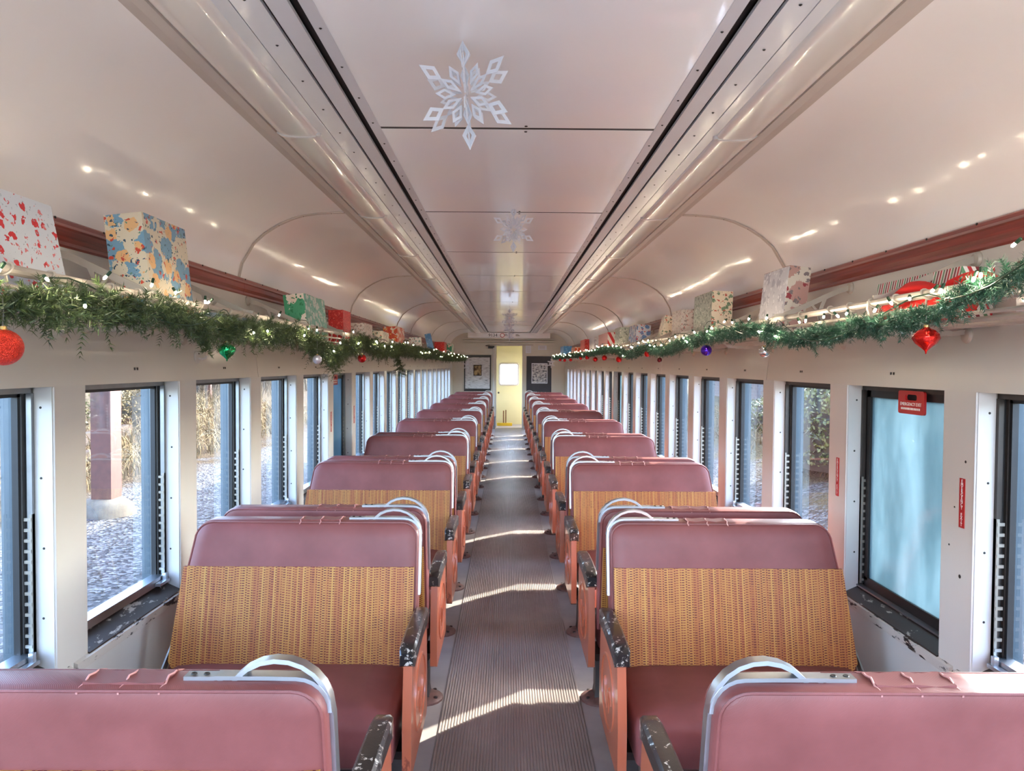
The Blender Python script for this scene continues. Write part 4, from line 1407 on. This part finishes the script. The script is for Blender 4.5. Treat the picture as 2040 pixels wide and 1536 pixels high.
def gift(s, y, xc, z0, sx, sy, sz, mat, label, rz=0.0, lean=0.0, mat2=None):
    """box of sx (across the car) x sy (along it) x sz resting at z0; lean tips its top to the wall"""
    t = thing('wrapped_gift', label, 'gift', (s * xc, y, z0), (0, s * lean, rz), 'wrapped gifts on the racks')
    b = MB().box(-sx / 2, sx / 2, -sy / 2, sy / 2, 0, sz).build('wrapped_box', mat, t, bevel=min(0.006, sx * 0.08), seg=2)
    # folded end flaps, one near end and one far end
    for e in (-1, 1):
        yy_ = e * (sy / 2 + 0.0012)
        m2 = MB()
        m2.add([(-sx / 2 * 0.92, yy_, sz * 0.04), (sx / 2 * 0.92, yy_, sz * 0.04), (sx * 0.08, yy_ + e * 0.003, sz * 0.56), (-sx * 0.08, yy_ + e * 0.003, sz * 0.56),
                (-sx / 2 * 0.92, yy_ - e * 0.003, sz * 0.04), (sx / 2 * 0.92, yy_ - e * 0.003, sz * 0.04), (sx * 0.08, yy_ - e * 0.002, sz * 0.56), (-sx * 0.08, yy_ - e * 0.002, sz * 0.56)],
               [(0, 1, 2, 3), (7, 6, 5, 4), (0, 4, 5, 1), (1, 5, 6, 2), (2, 6, 7, 3), (3, 7, 4, 0)])
        m2.build('paper_flap', mat, t, smooth=0)
    if mat2:   # differently printed sheet on the aisle face
        xf = -s * sx / 2
        MB().box(*sorted((xf - s * 0.0015, xf + s * 0.002)), -sy / 2 + 0.003, sy / 2 - 0.003, 0.003, sz - 0.003).build('paper_sheet', mat2, t, smooth=0)
    return t


RB = 1.742   # top of the rack rods
gift(-1, 1.81, 1.28, RB + 0.02, 0.07, 0.46, 0.27, 'wrap_trees', 'flat white gift printed with red trees, nearest on the left rack', 0, 0.20)
gift(-1, 2.57, 1.26, RB + 0.02, 0.125, 0.32, 0.33, 'wrap_faces', 'tall cream gift with blue and orange print on the left rack', 0.0, 0.11)
gift(-1, 3.16, 1.29, RB, 0.16, 0.24, 0.07, 'wrap_slate', 'low slate grey gift lying on the left rack', 0.1, 0)
gift(-1, 3.62, 1.28, RB, 0.14, 0.22, 0.09, 'wrap_slate', 'low blue grey gift beside the green wreath gift, left rack', -0.1, 0)
gift(-1, 4.53, 1.26, RB + 0.015, 0.12, 0.48, 0.255, 'wrap_wreath', 'white and green wreath patterned gift on the left rack', 0.0, 0.12, 'wrap_teal')
gift(-1, 5.56, 1.305, RB, 0.11, 0.26, 0.262, 'wrap_red', 'bright red gift standing on the left rack', 0.0, 0.02)
gift(-1, 6.20, 1.28, RB, 0.14, 0.36, 0.20, 'wrap_script', 'white gift with script print beside the red one, left rack', 0.0, 0.02)
gift(-1, 7.00, 1.28, RB, 0.16, 0.50, 0.17, 'wrap_cream', 'low cream patterned gift on the left rack', 0.05, 0)
gift(-1, 8.15, 1.29, RB, 0.15, 0.55, 0.27, 'wrap_orange', 'orange and white gift on the left rack', 0.0, 0.04)
gift(-1, 9.9, 1.28, RB, 0.16, 0.60, 0.22, 'wrap_cream', 'cream gift behind the orange one, left rack', 0.1, 0.0)
gift(-1, 12.0, 1.27, RB + 0.01, 0.10, 0.40, 0.36, 'wrap_solid_blue', 'plain blue gift leaning over on the left rack', 0.1, 0.22)
gift(-1, 13.6, 1.28, RB, 0.18, 0.50, 0.28, 'wrap_red', 'far red gift beside the blue one, left rack', 0.0, 0)
gift(-1, 15.4, 1.28, RB, 0.18, 0.60, 0.30, 'wrap_wreath', 'farthest green and white gift on the left rack', 0.0, 0)

gift(1, 1.60, 1.33, RB, 0.16, 0.44, 0.125, 'wrap_maroon_stripe', 'white gift with maroon stripes, nearest on the right rack', 0.05, 0)
gift(1, 2.45, 1.385, RB, 0.10, 0.50, 0.165, 'wrap_candy', 'long red and green candy striped gift on the right rack', 0.0, 0.03)
gift(1, 3.51, 1.275, RB + 0.012, 0.10, 0.33, 0.31, 'wrap_photo', 'tall silver white gift on the right rack', 0.0, 0.12, 'wrap_silver')
gift(1, 4.81, 1.31, RB + 0.01, 0.13, 0.44, 0.325, 'wrap_cream', 'tall sage and cream patterned gift on the right rack', 0.0, 0.04, 'wrap_sage')
gift(1, 5.55, 1.33, RB, 0.16, 0.30, 0.28, 'wrap_script', 'pale gift with script print beside the sage one, right rack', 0.0, 0.02)
gift(1, 6.22, 1.29, RB + 0.01, 0.10, 0.30, 0.27, 'wrap_cream', 'pale leaning gift with wreath print on the right rack', -0.1, 0.22)
gift(1, 7.45, 1.30, RB, 0.14, 0.44, 0.27, 'wrap_blue', 'blue and white printed gift on the right rack', 0.0, 0.08)
gift(1, 8.30, 1.29, RB, 0.16, 0.36, 0.29, 'wrap_sage', 'grey green gift behind the blue one, right rack', 0.0, 0.03)
gift(1, 9.35, 1.28, RB, 0.18, 0.90, 0.27, 'wrap_flag', 'red and white striped gift on the right rack', 0.0, 0.0)
gift(1, 10.6, 1.28, RB, 0.18, 0.60, 0.27, 'wrap_silver', 'far silver gift on the right rack', 0.0, 0.0)
gift(1, 11.9, 1.28, RB, 0.18, 0.70, 0.28, 'wrap_red', 'far red gift on the right rack', 0.0, 0.0)
gift(1, 13.6, 1.28, RB, 0.18, 0.70, 0.20, 'wrap_orange', 'far orange gift on the right rack', 0.0, 0.0)
gift(1, 16.0, 1.25, RB, 0.18, 0.90, 0.28, 'wrap_solid_blue', 'farthest plain blue gift on the right rack', 0.0, 0.0)

# red velvet sack slumped over the rack
t = thing('velvet_sack', 'slumped bright red velvet sack lying on the right rack', 'sack', (1.25, 2.24, RB))
m2 = MB()
n_u, n_v = 22, 12
loops = []
for j in range(n_v + 1):
    v = j / n_v
    yy_ = -0.20 + 0.40 * v
    prof_r = math.sin(PI * min(1, 0.06 + v * 0.94)) ** 0.6
    ring_ = []
    for i in range(n_u):
        a = 2 * PI * i / n_u
        rx = 0.095 * prof_r * (1 + 0.13 * math.sin(3 * a + 5 * v) + 0.07 * math.sin(7 * a - 9 * v))
        rz_ = 0.062 * prof_r * (1 + 0.16 * math.sin(2 * a + 4 * v + 1) + 0.06 * math.sin(6 * a + 7 * v))
        ring_.append((rx * math.cos(a), yy_, 0.056 * prof_r + max(-0.056 * prof_r, rz_ * math.sin(a)) + 0.004))
    loops.append(ring_)
m2.loft(loops).build('sack_body', 'velvet_red', t, smooth=70)
lo = []
for j in range(8):
    v = j / 7
    c = Vector((0.01 - 0.03 * v, -0.17 - 0.26 * v, 0.085 - 0.012 * v + 0.02 * math.sin(v * 4)))
    w_ = 0.055 * (1 - v) + 0.004
    lo.append([(c.x + w_ * math.cos(a) * 0.9, c.y, c.z + w_ * math.sin(a) * 0.6) for a in np.linspace(0, 2 * PI, 10, endpoint=False)])
MB().loft(lo).build('sack_tail', 'velvet_red', t, smooth=70)

# ------------------------------------------------------------------ signs, labels and fittings on the walls
def exit_placard(s, yc, label):
    t = thing('exit_placard', label, 'sign', (s * (WX + 0.060), yc, HEAD - 0.012), (0, 0, s * -PI / 2 if s > 0 else PI / 2), 'emergency exit pull placards')
    # local x to the right for the viewer, y away from viewer, z up
    m2 = MB()
    o_ = rrect(-0.088, 0.088, -0.088, 0.0, 0.010, 4)
    n = len(o_)
    hole = rrect(-0.040, 0.040, -0.036, -0.014, 0.009, 4)
    vs = [(x_, -0.006, z_) for x_, z_ in o_] + [(x_, -0.006, z_) for x_, z_ in hole] + [(x_, 0.003, z_) for x_, z_ in o_] + [(x_, 0.003, z_) for x_, z_ in hole]
    fs = []
    for i in range(n):
        j = (i + 1) % n
        fs += [(i, j, n + j, n + i), (2 * n + i, 3 * n + i, 3 * n + j, 2 * n + j), (i, 2 * n + i, 2 * n + j, j), (n + i, n + j, 3 * n + j, 3 * n + i)]
    m2.add(vs, fs)
    m2.build('pull_plate', 'sign_red', t, smooth=30)
    link('lettering', text_mesh('EMERGENCY EXIT', 0.0180, 'text_white'), t, (0, -0.0066, -0.051), (PI / 2, 0, 0))
    m2 = MB()
    xx = -0.066
    while xx < 0.06:
        w_ = random.uniform(0.006, 0.013)
        m2.box(xx, min(0.066, xx + w_), -0.0072, -0.006, -0.072, -0.064)
        xx += w_ + 0.004
    m2.build('small_print', 'text_white', t, smooth=0)['kind'] = 'stuff'


def exit_label(s, yc, z0, z1, label):
    t = thing('exit_label', label, 'label', (s * (WX - 0.0012), yc, z0), (0, 0, s * -PI / 2 if s > 0 else PI / 2), 'red emergency exit labels')
    MB().box(-0.014, 0.014, -0.0008, 0.0010, 0, z1 - z0).build('plate', 'label_red', t, smooth=0)
    txt = 'EMERGENCY EXIT'
    n = len(txt)
    for i, ch in enumerate(txt):
        if ch == ' ':
            continue
        zz = (z1 - z0) * (1 - (i + 0.9) / (n + 0.8))
        link('letter', text_mesh(ch, 0.0155, 'text_white', 0.0003), t, (0, -0.0013, zz), (PI / 2, 0, 0))


exit_placard(1, 2.74, 'red emergency exit pull placard on the fogged window, right wall')
exit_placard(-1, 6.20, 'red emergency exit pull placard on the left wall window')
exit_label(1, 2.330, 1.085, 1.245, 'red vertical emergency exit label near the camera, right of the fogged window')
exit_label(1, 3.215, 1.03, 1.20, 'red vertical emergency exit label left of the fogged window')
exit_label(-1, 5.83, 1.06, 1.22, 'red vertical emergency exit label on the nearer pier, left wall')
exit_label(-1, 6.70, 1.06, 1.22, 'red vertical emergency exit label on the farther pier, left wall')

t = thing('coat_hook', 'round cream coat hook on the left letterboard', 'hook', (-1.452, 3.34, 1.628), (0, 0, 0))
MB().lathe([(0.030, -0.004), (0.031, 0.004), (0.026, 0.009), (0.0001, 0.010)], (0, 0, 0), 18, 'x').build('plate', 'jamb_paint', t)
MB().tube([(0.006, 0, -0.004), (0.030, 0, -0.008), (0.044, 0, -0.002), (0.046, 0, 0.008)], [0.006, 0.005, 0.005, 0.006], 8).build('peg', 'jamb_paint', t)
MB().lathe([(0.0045, 0.0), (0.0001, 0.003)], (0.011, 0.0, 0.0165), 8, 'x').build('screw', 'screw_dark', t)


# ------------------------------------------------------------------ outdoors
def ground_z(x, y):
    if x < -1:
        a = -x
        z = -0.78 + 0.10 * max(0, a - 6) ** 1.0 * 0.25
        if a > 9.5:
            z += (a - 9.5) * 0.16
        return z
    a = x
    z = -0.80
    if a > 3.2:
        z += min(1.0, (a - 3.2) * 0.42)
    if a > 8:
        z += (a - 8) * 0.06
    return z


def hnoise(x, y):
    return 0.5 * math.sin(x * 1.3 + 2.1 * math.sin(y * 0.7)) * math.sin(y * 1.1 + x * 0.4) + 0.3 * math.sin(x * 3.1 + y * 2.3) * math.sin(y * 2.9 - x)


q = NT('gravel')
tc = q.n('TexCoord').outputs['Object']
v = q.n('TexVoronoi', {'Vector': tc, 'Scale': 26.0})
f = q.noise(1.2, 4, 0.6, tc)
gc = q.ramp(q.n('SeparateColor', {0: v.outputs[1]}).outputs[0], [(0.0, lin((36, 36, 36))), (0.5, lin((68, 68, 68))), (1.0, lin((112, 111, 110)))])
dc = q.ramp(q.noise(7.0, 6, 0.7, tc), [(0.3, lin((30, 25, 18))), (0.5, lin((62, 51, 36))), (0.7, lin((94, 82, 60)))])
xs = q.n('SeparateXYZ', {0: tc}).outputs[0]
ax = q.math('ADD', xs, q.math('MULTIPLY', q.math('SUBTRACT', f, 0.5), 3.0))
lk = q.ramp(q.math('MULTIPLY', ax, -0.1), [(0.66, (0, 0, 0)), (0.74, (1, 1, 1))])
rk_ = q.ramp(q.math('MULTIPLY', ax, 0.1), [(0.40, (0, 0, 0)), (0.48, (1, 1, 1))])
q.p(Base_Color=q.mix(rk_, q.mix(lk, gc, dc), q.mix(0.5, dc, lin((74, 72, 50)))), Roughness=0.95)
q.b.inputs['Specular IOR Level'].default_value = 0.05
q.bump(v.outputs[0], 0.8, 0.03)
MATS['gravel'] = q.m
simple('post_rust', (80, 46, 36), 0.7, var=0.3, vscale=7, bump=0.3, bscale=25)
simple('concrete', (98, 92, 82), 0.85, var=0.25, vscale=8, bump=0.5, bscale=20, spec=0.1)
simple('timber_grey', (62, 55, 50), 0.85, var=0.3, vscale=10, spec=0.1)
simple('bark', (76, 70, 62), 0.85, var=0.3, vscale=10, spec=0.1)
simple('dry_stem', (104, 88, 60), 0.8, var=0.3, vscale=6, spec=0.1)
simple('dry_stem_dark', (54, 46, 36), 0.85, var=0.3, vscale=6, spec=0.1)
simple('ivy_leaf', (88, 86, 40), 0.55, var=0.45, vscale=5)
simple('rail_steel', (112, 96, 84), 0.5, 0.4, var=0.2, vscale=10)
simple('stone_white', (130, 126, 112), 0.8, var=0.15, vscale=6)
simple('metal_blue', (112, 120, 128), 0.5, var=0.1)
simple('stump_bark', (52, 50, 54), 0.85, var=0.35, vscale=12, bump=0.6, bscale=18)
simple('mortar', (110, 106, 102), 0.9, var=0.1)
simple('brick_red', (78, 62, 58), 0.85, var=0.25, vscale=3)

gm = MB()
gx = sorted(set(list(np.arange(-60, -12, 4.0)) + list(np.arange(-12, 12.01, 0.5)) + list(np.arange(14, 50, 4.0))))
gy = list(np.arange(-16, 34.01, 1.0)) + [38, 44, 52, 64, 80]
vs_ = [(x_, y_, ground_z(x_, y_) + 0.05 * hnoise(x_, y_) * (1 if abs(x_) > 4.5 else 0.15)) for y_ in gy for x_ in gx]
nx = len(gx)
gm.add(vs_, [(j * nx + i, j * nx + i + 1, (j + 1) * nx + i + 1, (j + 1) * nx + i) for j in range(len(gy) - 1) for i in range(nx - 1)])
go = struct('ground', 'sunlit pale gravel and dry leaf littered ground outside', gm.mesh('ground', 'gravel', smooth=60, recalc=False))

# platform post on a concrete footing, left
gz = ground_z(-6.3, 11.4)
t = thing('canopy_post', 'square rust brown post on a rough concrete footing outside the left windows', 'post', (-6.30, 11.4, gz))
MB().box(-0.155, 0.155, -0.155, 0.155, 0.22, 5.6).build('post_shaft', 'post_rust', t, bevel=0.01)
lo = []
for k, z_ in ((1.1, -0.05), (1.05, 0.08), (0.95, 0.18), (0.7, 0.26)):
    lo.append([(0.36 * k * math.cos(a) * (1 + 0.10 * math.sin(3 * a + z_ * 9)), 0.36 * k * math.sin(a) * (1 + 0.1 * math.sin(5 * a + 1)), z_) for a in np.linspace(0, 2 * PI, 14, endpoint=False)])
MB().loft(lo).build('footing', 'concrete', t, smooth=40)

# rails and timbers lying on the left
for i, (x_, y_, L_, rz, w_, h_, mat, lab) in enumerate((
        (-8.6, 12.5, 5.0, 0.15, 0.22, 0.20, 'timber_grey', 'weathered timber lying behind the canopy post'),
        (-9.6, 14.5, 6.0, 0.05, 0.24, 0.22, 'timber_grey', 'dark timber lying in the dry brush, middle of three'),
        (-10.6, 17.5, 7.0, 0.1, 0.26, 0.3, 'timber_grey', 'thick timber lying farthest back in the brush'))):
    z_ = ground_z(x_, y_) + 0.02
    t = thing('timber_beam', lab, 'timber', (x_, y_, z_), (0, 0, rz), 'timbers lying in the brush')
    MB().box(-w_ / 2, w_ / 2, -L_ / 2, L_ / 2, 0, h_).build('beam', mat, t, bevel=0.015)
    MB().box(-w_ / 2 - 0.004, w_ / 2 + 0.004, -L_ / 2 + 0.3, -L_ / 2 + 0.36, -0.004, h_ + 0.004).build('strap', 'rail_steel', t, smooth=0)

# low guard rail far left
t = thing('guard_rail', 'pale metal guard rail beyond the dry brush on the left', 'guard rail', (-13.2, 25, ground_z(-13, 25)), (0, 0, 0.05))
pts = [(0, y_, 0.95) for y_ in np.linspace(-9, 9, 7)]
MB().bar(pts, 0.06, 0.30, (1, 0, 0)).build('beam', 'metal_blue', t, bevel=0.02)
for y_ in np.linspace(-8, 8, 6):
    MB().box(0.03, 0.17, y_ - 0.08, y_ + 0.08, -0.2, 1.05).build('post', 'post_rust', t, bevel=0.01)
# pale stone blocks on the bank
for i, (x_, y_, sx, sy, sz) in enumerate(((-15.0, 26.5, 1.2, 2.6, 0.9), (-17.0, 29.5, 1.2, 3.0, 1.0))):
    t = thing('stone_block', ('nearer' if i == 0 else 'farther') + ' pale stone block on the left bank', 'stone', (x_, y_, ground_z(x_, y_) + (0.55 if i == 0 else 1.0)), (0, 0, 0.2))
    MB().box(-sx / 2, sx / 2, -sy / 2, sy / 2, -0.6, sz).build('block', 'stone_white', t, bevel=0.06)
    MB().box(-sx / 2 - 0.05, sx / 2 + 0.05, -sy / 2 - 0.05, sy / 2 + 0.05, sz - 0.02, sz + 0.10).build('coping', 'stone_white', t, bevel=0.02)


# bare trees
def tree_mesh(seed, H):
    rng = random.Random(seed)
    m2 = MB()

    def grow(p, d, L, r, lev):
        pts = [p]
        dd = d.copy()
        n = 4
        for i in range(n):
            dd = (dd + Vector((rng.uniform(-.22, .22), rng.uniform(-.22, .22), rng.uniform(-0.05, .18)))).normalized()
            pts.append(pts[-1] + dd * (L / n))
        m2.tube(pts, [r * (1 - 0.6 * i / n) for i in range(n + 1)], 5 if lev < 2 else 3, cap=False)
        if lev >= 4:
            return
        for i in range(rng.randint(3, 4) if lev else 6):
            k = rng.uniform(0.35, 1.0)
            j = min(n - 1, int(k * n))
            a = rng.uniform(0, 2 * PI)
            nd = (dd * 0.75 + Vector((math.cos(a), math.sin(a), rng.uniform(0.0, 0.7))) * 0.8).normalized()
            grow(pts[j].lerp(pts[j + 1], k * n - j), nd, L * rng.uniform(0.42, 0.62), r * 0.5, lev + 1)
    grow(Vector((0, 0, -0.2)), Vector((0, 0, 1)), H, 0.13, 0)
    return m2.mesh('branches', 'bark', smooth=0, recalc=False)


tms = [tree_mesh(i, 6.0 + i * 0.7) for i in range(4)]
rng = random.Random(5)
spots = []
for k in range(22):
    y_ = rng.uniform(9, 58)
    x_ = -rng.uniform(12.5, 26)
    spots.append((x_, y_))
for i, (x_, y_) in enumerate(spots):
    t = thing('bare_tree', 'bare leafless winter tree standing on the left bank', 'tree', (x_, y_, ground_z(x_, y_)), (0, 0, rng.uniform(0, 6)), 'bare trees on the left bank')
    link('branches', tms[i % 4], t)
for i in range(9):
    x_, y_ = rng.uniform(9.5, 18), rng.uniform(7, 16) if i < 4 else rng.uniform(30, 55)
    t = thing('bare_tree', 'bare leafless winter tree standing beyond the right windows', 'tree', (x_, y_, ground_z(x_, y_)), (0, 0, rng.uniform(0, 6)), 'bare trees on the right')
    link('branches', tms[(i + 1) % 4], t)


# dry brush: thin stems and litter
def brush(name, label, n, box, hgt, mat, seed, leaf=0.0):
    rg = np.random.default_rng(seed)
    V, Fc = [], []
    x_ = rg.uniform(box[0], box[1], n)
    y_ = rg.uniform(box[2], box[3], n)
    for i in range(n):
        z_ = ground_z(x_[i], y_[i]) - 0.02
        h = hgt * rg.uniform(0.35, 1.1)
        a = rg.uniform(0, 2 * PI)
        bend = rg.uniform(0.2, 1.1) * h
        w_ = rg.uniform(0.006, 0.014)
        o_ = len(V)
        sx_, sy_ = -math.sin(a) * w_, math.cos(a) * w_
        for k in range(4):
            u = k / 3
            c_ = (x_[i] + math.cos(a) * bend * u * u, y_[i] + math.sin(a) * bend * u * u, z_ + h * (u - 0.35 * u * u))
            tw = 1 - 0.8 * u
            V.append((c_[0] - sx_ * tw, c_[1] - sy_ * tw, c_[2]))
            V.append((c_[0] + sx_ * tw, c_[1] + sy_ * tw, c_[2] + 0.004))
        for k in range(3):
            Fc.append((o_ + 2 * k, o_ + 2 * k + 1, o_ + 2 * k + 3, o_ + 2 * k + 2))
    me = bpy.data.meshes.new(name)
    me.from_pydata(V, [], Fc)
    me.materials.append(MATS[mat])
    o = link(name, me)
    tag(o, label, 'brush', kind='stuff')


brush('dry_brush', 'pale dry stems and vines covering the left bank', 9000, (-13.5, -7.6, 5, 34), 0.75, 'dry_stem', 1)
brush('dead_undergrowth', 'darker tangled undergrowth among the trees on the left', 9000, (-24, -12.5, 4, 50), 2.6, 'dry_stem_dark', 2)
brush('tall_dry_grass', 'tall yellow dry grass on the right bank', 5000, (4.8, 9.0, 5, 24), 0.5, 'dry_stem', 3)


# leafy mounds on the right
def leaf_mound(name, label, c, r, n, seed, mat='ivy_leaf'):
    rg = np.random.default_rng(seed)
    t = thing(name, label, 'bush', c)
    d = rg.normal(size=(n, 3))
    d[:, 2] = np.abs(d[:, 2])
    d /= np.linalg.norm(d, axis=1)[:, None]
    rad = 1 + 0.18 * np.sin(d[:, 0] * 5 + 1) * np.sin(d[:, 1] * 6) + 0.12 * np.sin(d[:, 2] * 9 + d[:, 0] * 4)
    pos = d * rad[:, None] * np.array(r) * rg.uniform(0.86, 1.03, n)[:, None]
    a = rg.normal(size=(n, 3))
    a /= np.linalg.norm(a, axis=1)[:, None]
    b = np.cross(a, rg.normal(size=(n, 3)))
    b /= np.linalg.norm(b, axis=1)[:, None]
    sz = rg.uniform(0.02, 0.045, n)[:, None]
    V = np.stack([pos - a * sz, pos - b * sz * 0.6, pos + a * sz, pos + b * sz * 0.6], 1).reshape(-1, 3)
    me = bpy.data.meshes.new('leaves')
    me.from_pydata(V.tolist(), [], [(4 * i, 4 * i + 1, 4 * i + 2, 4 * i + 3) for i in range(n)])
    me.materials.append(MATS[mat])
    o = link('leaves', me, t)
    o['kind'] = 'stuff'
    lo = []
    for k in range(8):
        u = k / 7
        lo.append([(r[0] * 0.86 * math.cos(a_) * math.cos(u * 1.5), r[1] * 0.86 * math.sin(a_) * math.cos(u * 1.5), -0.1 + r[2] * 0.9 * math.sin(u * 1.5)) for a_ in np.linspace(0, 2 * PI, 14, endpoint=False)])
    MB().loft(lo).build('thicket', 'dry_stem_dark', t, smooth=60)


leaf_mound('ivy_bush', 'tall yellow green ivy covered bush outside the right windows', (5.4, 11.6, ground_z(5.4, 11)), (1.0, 1.5, 1.75), 9000, 4)
leaf_mound('ivy_bush', 'low spreading yellow green bush behind the tall one, right side', (6.6, 16.5, ground_z(6.6, 16)), (1.3, 2.6, 0.9), 7000, 5)
leaf_mound('yellow_bush', 'golden leaved bush beyond the canopy post on the left', (-13.2, 15.6, ground_z(-13.2, 15)), (1.2, 1.8, 2.6), 7000, 6, 'dry_stem')

for i, (bx, by, rr3, mt, lb) in enumerate((
        (-9.8, 9.4, (0.7, 1.1, 0.8), 'dry_stem', 'low tangle of pale dead vines nearest the canopy post'),
        (-12.2, 19.5, (1.2, 2.2, 1.9), 'ivy_leaf', 'olive evergreen bush behind the timbers on the left bank'),
        (-11.6, 24.0, (1.0, 2.4, 1.3), 'dry_stem', 'straw coloured bush by the guard rail'),
        (-15.0, 11.4, (1.4, 2.0, 3.2), 'ivy_leaf', 'tall olive bush far behind the canopy post'))):
    leaf_mound('dry_bush', lb, (bx, by, ground_z(bx, by)), rr3, 6000, 60 + i, mt)

# tree stump, right
t = thing('tree_stump', 'grey weathered tree stump near the ivy bush, right side', 'stump', (4.62, 9.2, ground_z(4.62, 9.2) - 0.02))
lo = []
for z_, r_ in ((0, 0.48), (0.15, 0.36), (0.5, 0.28), (0.9, 0.25), (1.05, 0.22)):
    lo.append([(r_ * math.cos(a) * (1 + 0.16 * math.sin(5 * a + 2) + 0.08 * math.sin(9 * a)), r_ * math.sin(a) * (1 + 0.16 * math.sin(5 * a + 2)), z_ + 0.04 * math.sin(3 * a)) for a in np.linspace(0, 2 * PI, 20, endpoint=False)])
MB().loft(lo).build('trunk', 'stump_bark', t, smooth=40)
MB().tube([(0.3, 0, 0.12), (0.55, 0.1, 0.05), (0.8, 0.15, -0.02)], [0.10, 0.07, 0.03], 8).build('root', 'stump_bark', t)

# brick depot building far right
t = thing('brick_building', 'grey brown brick building behind the bushes on the right', 'building', (9.4, 27.0, ground_z(9.4, 27) - 0.2))
MB().box(0, 5.0, -6.0, 9.0, 0, 4.6).build('wall_core', 'mortar', t, smooth=0)
br = MB().box(-0.012, 0.0, 0, 0.40, 0, 0.115).mesh('brick', 'brick_red', smooth=0)
br2 = MB().box(0, 0.40, -0.012, 0.0, 0, 0.115).mesh('brick', 'brick_red', smooth=0)
m2 = MB()
for j in range(36):
    for i in range(36):
        y_ = -6.0 + i * 0.42 + (0.21 if j % 2 else 0)
        if y_ < 8.6:
            m2.box(-0.014, 0.0, y_, y_ + 0.40, j * 0.127, j * 0.127 + 0.115)
    for i in range(12):
        x_ = i * 0.42 + (0.21 if j % 2 else 0)
        if x_ < 4.6:
            m2.box(x_, x_ + 0.40, -6.014, -6.0, j * 0.127, j * 0.127 + 0.115)
o = m2.build('brick_courses', 'brick_red', t, smooth=0)
o['kind'] = 'stuff'
MB().box(-0.1, 5.1, -6.1, 9.1, 4.6, 4.75).build('roof_slab', 'metal_blue', t, smooth=0)
MB().tube([(-0.12, -3.6, 0), (-0.12, -3.6, 4.5)], 0.06, 8).build('downpipe', 'metal_blue', t)
MB().tube([(-0.12, -2.9, 0), (-0.12, -2.9, 4.5)], 0.06, 8).build('downpipe', 'metal_blue', t)
MB().box(0.9, 1.35, -6.05, -6.0, 2.1, 2.9).build('wall_box', 'stone_white', t, bevel=0.01)
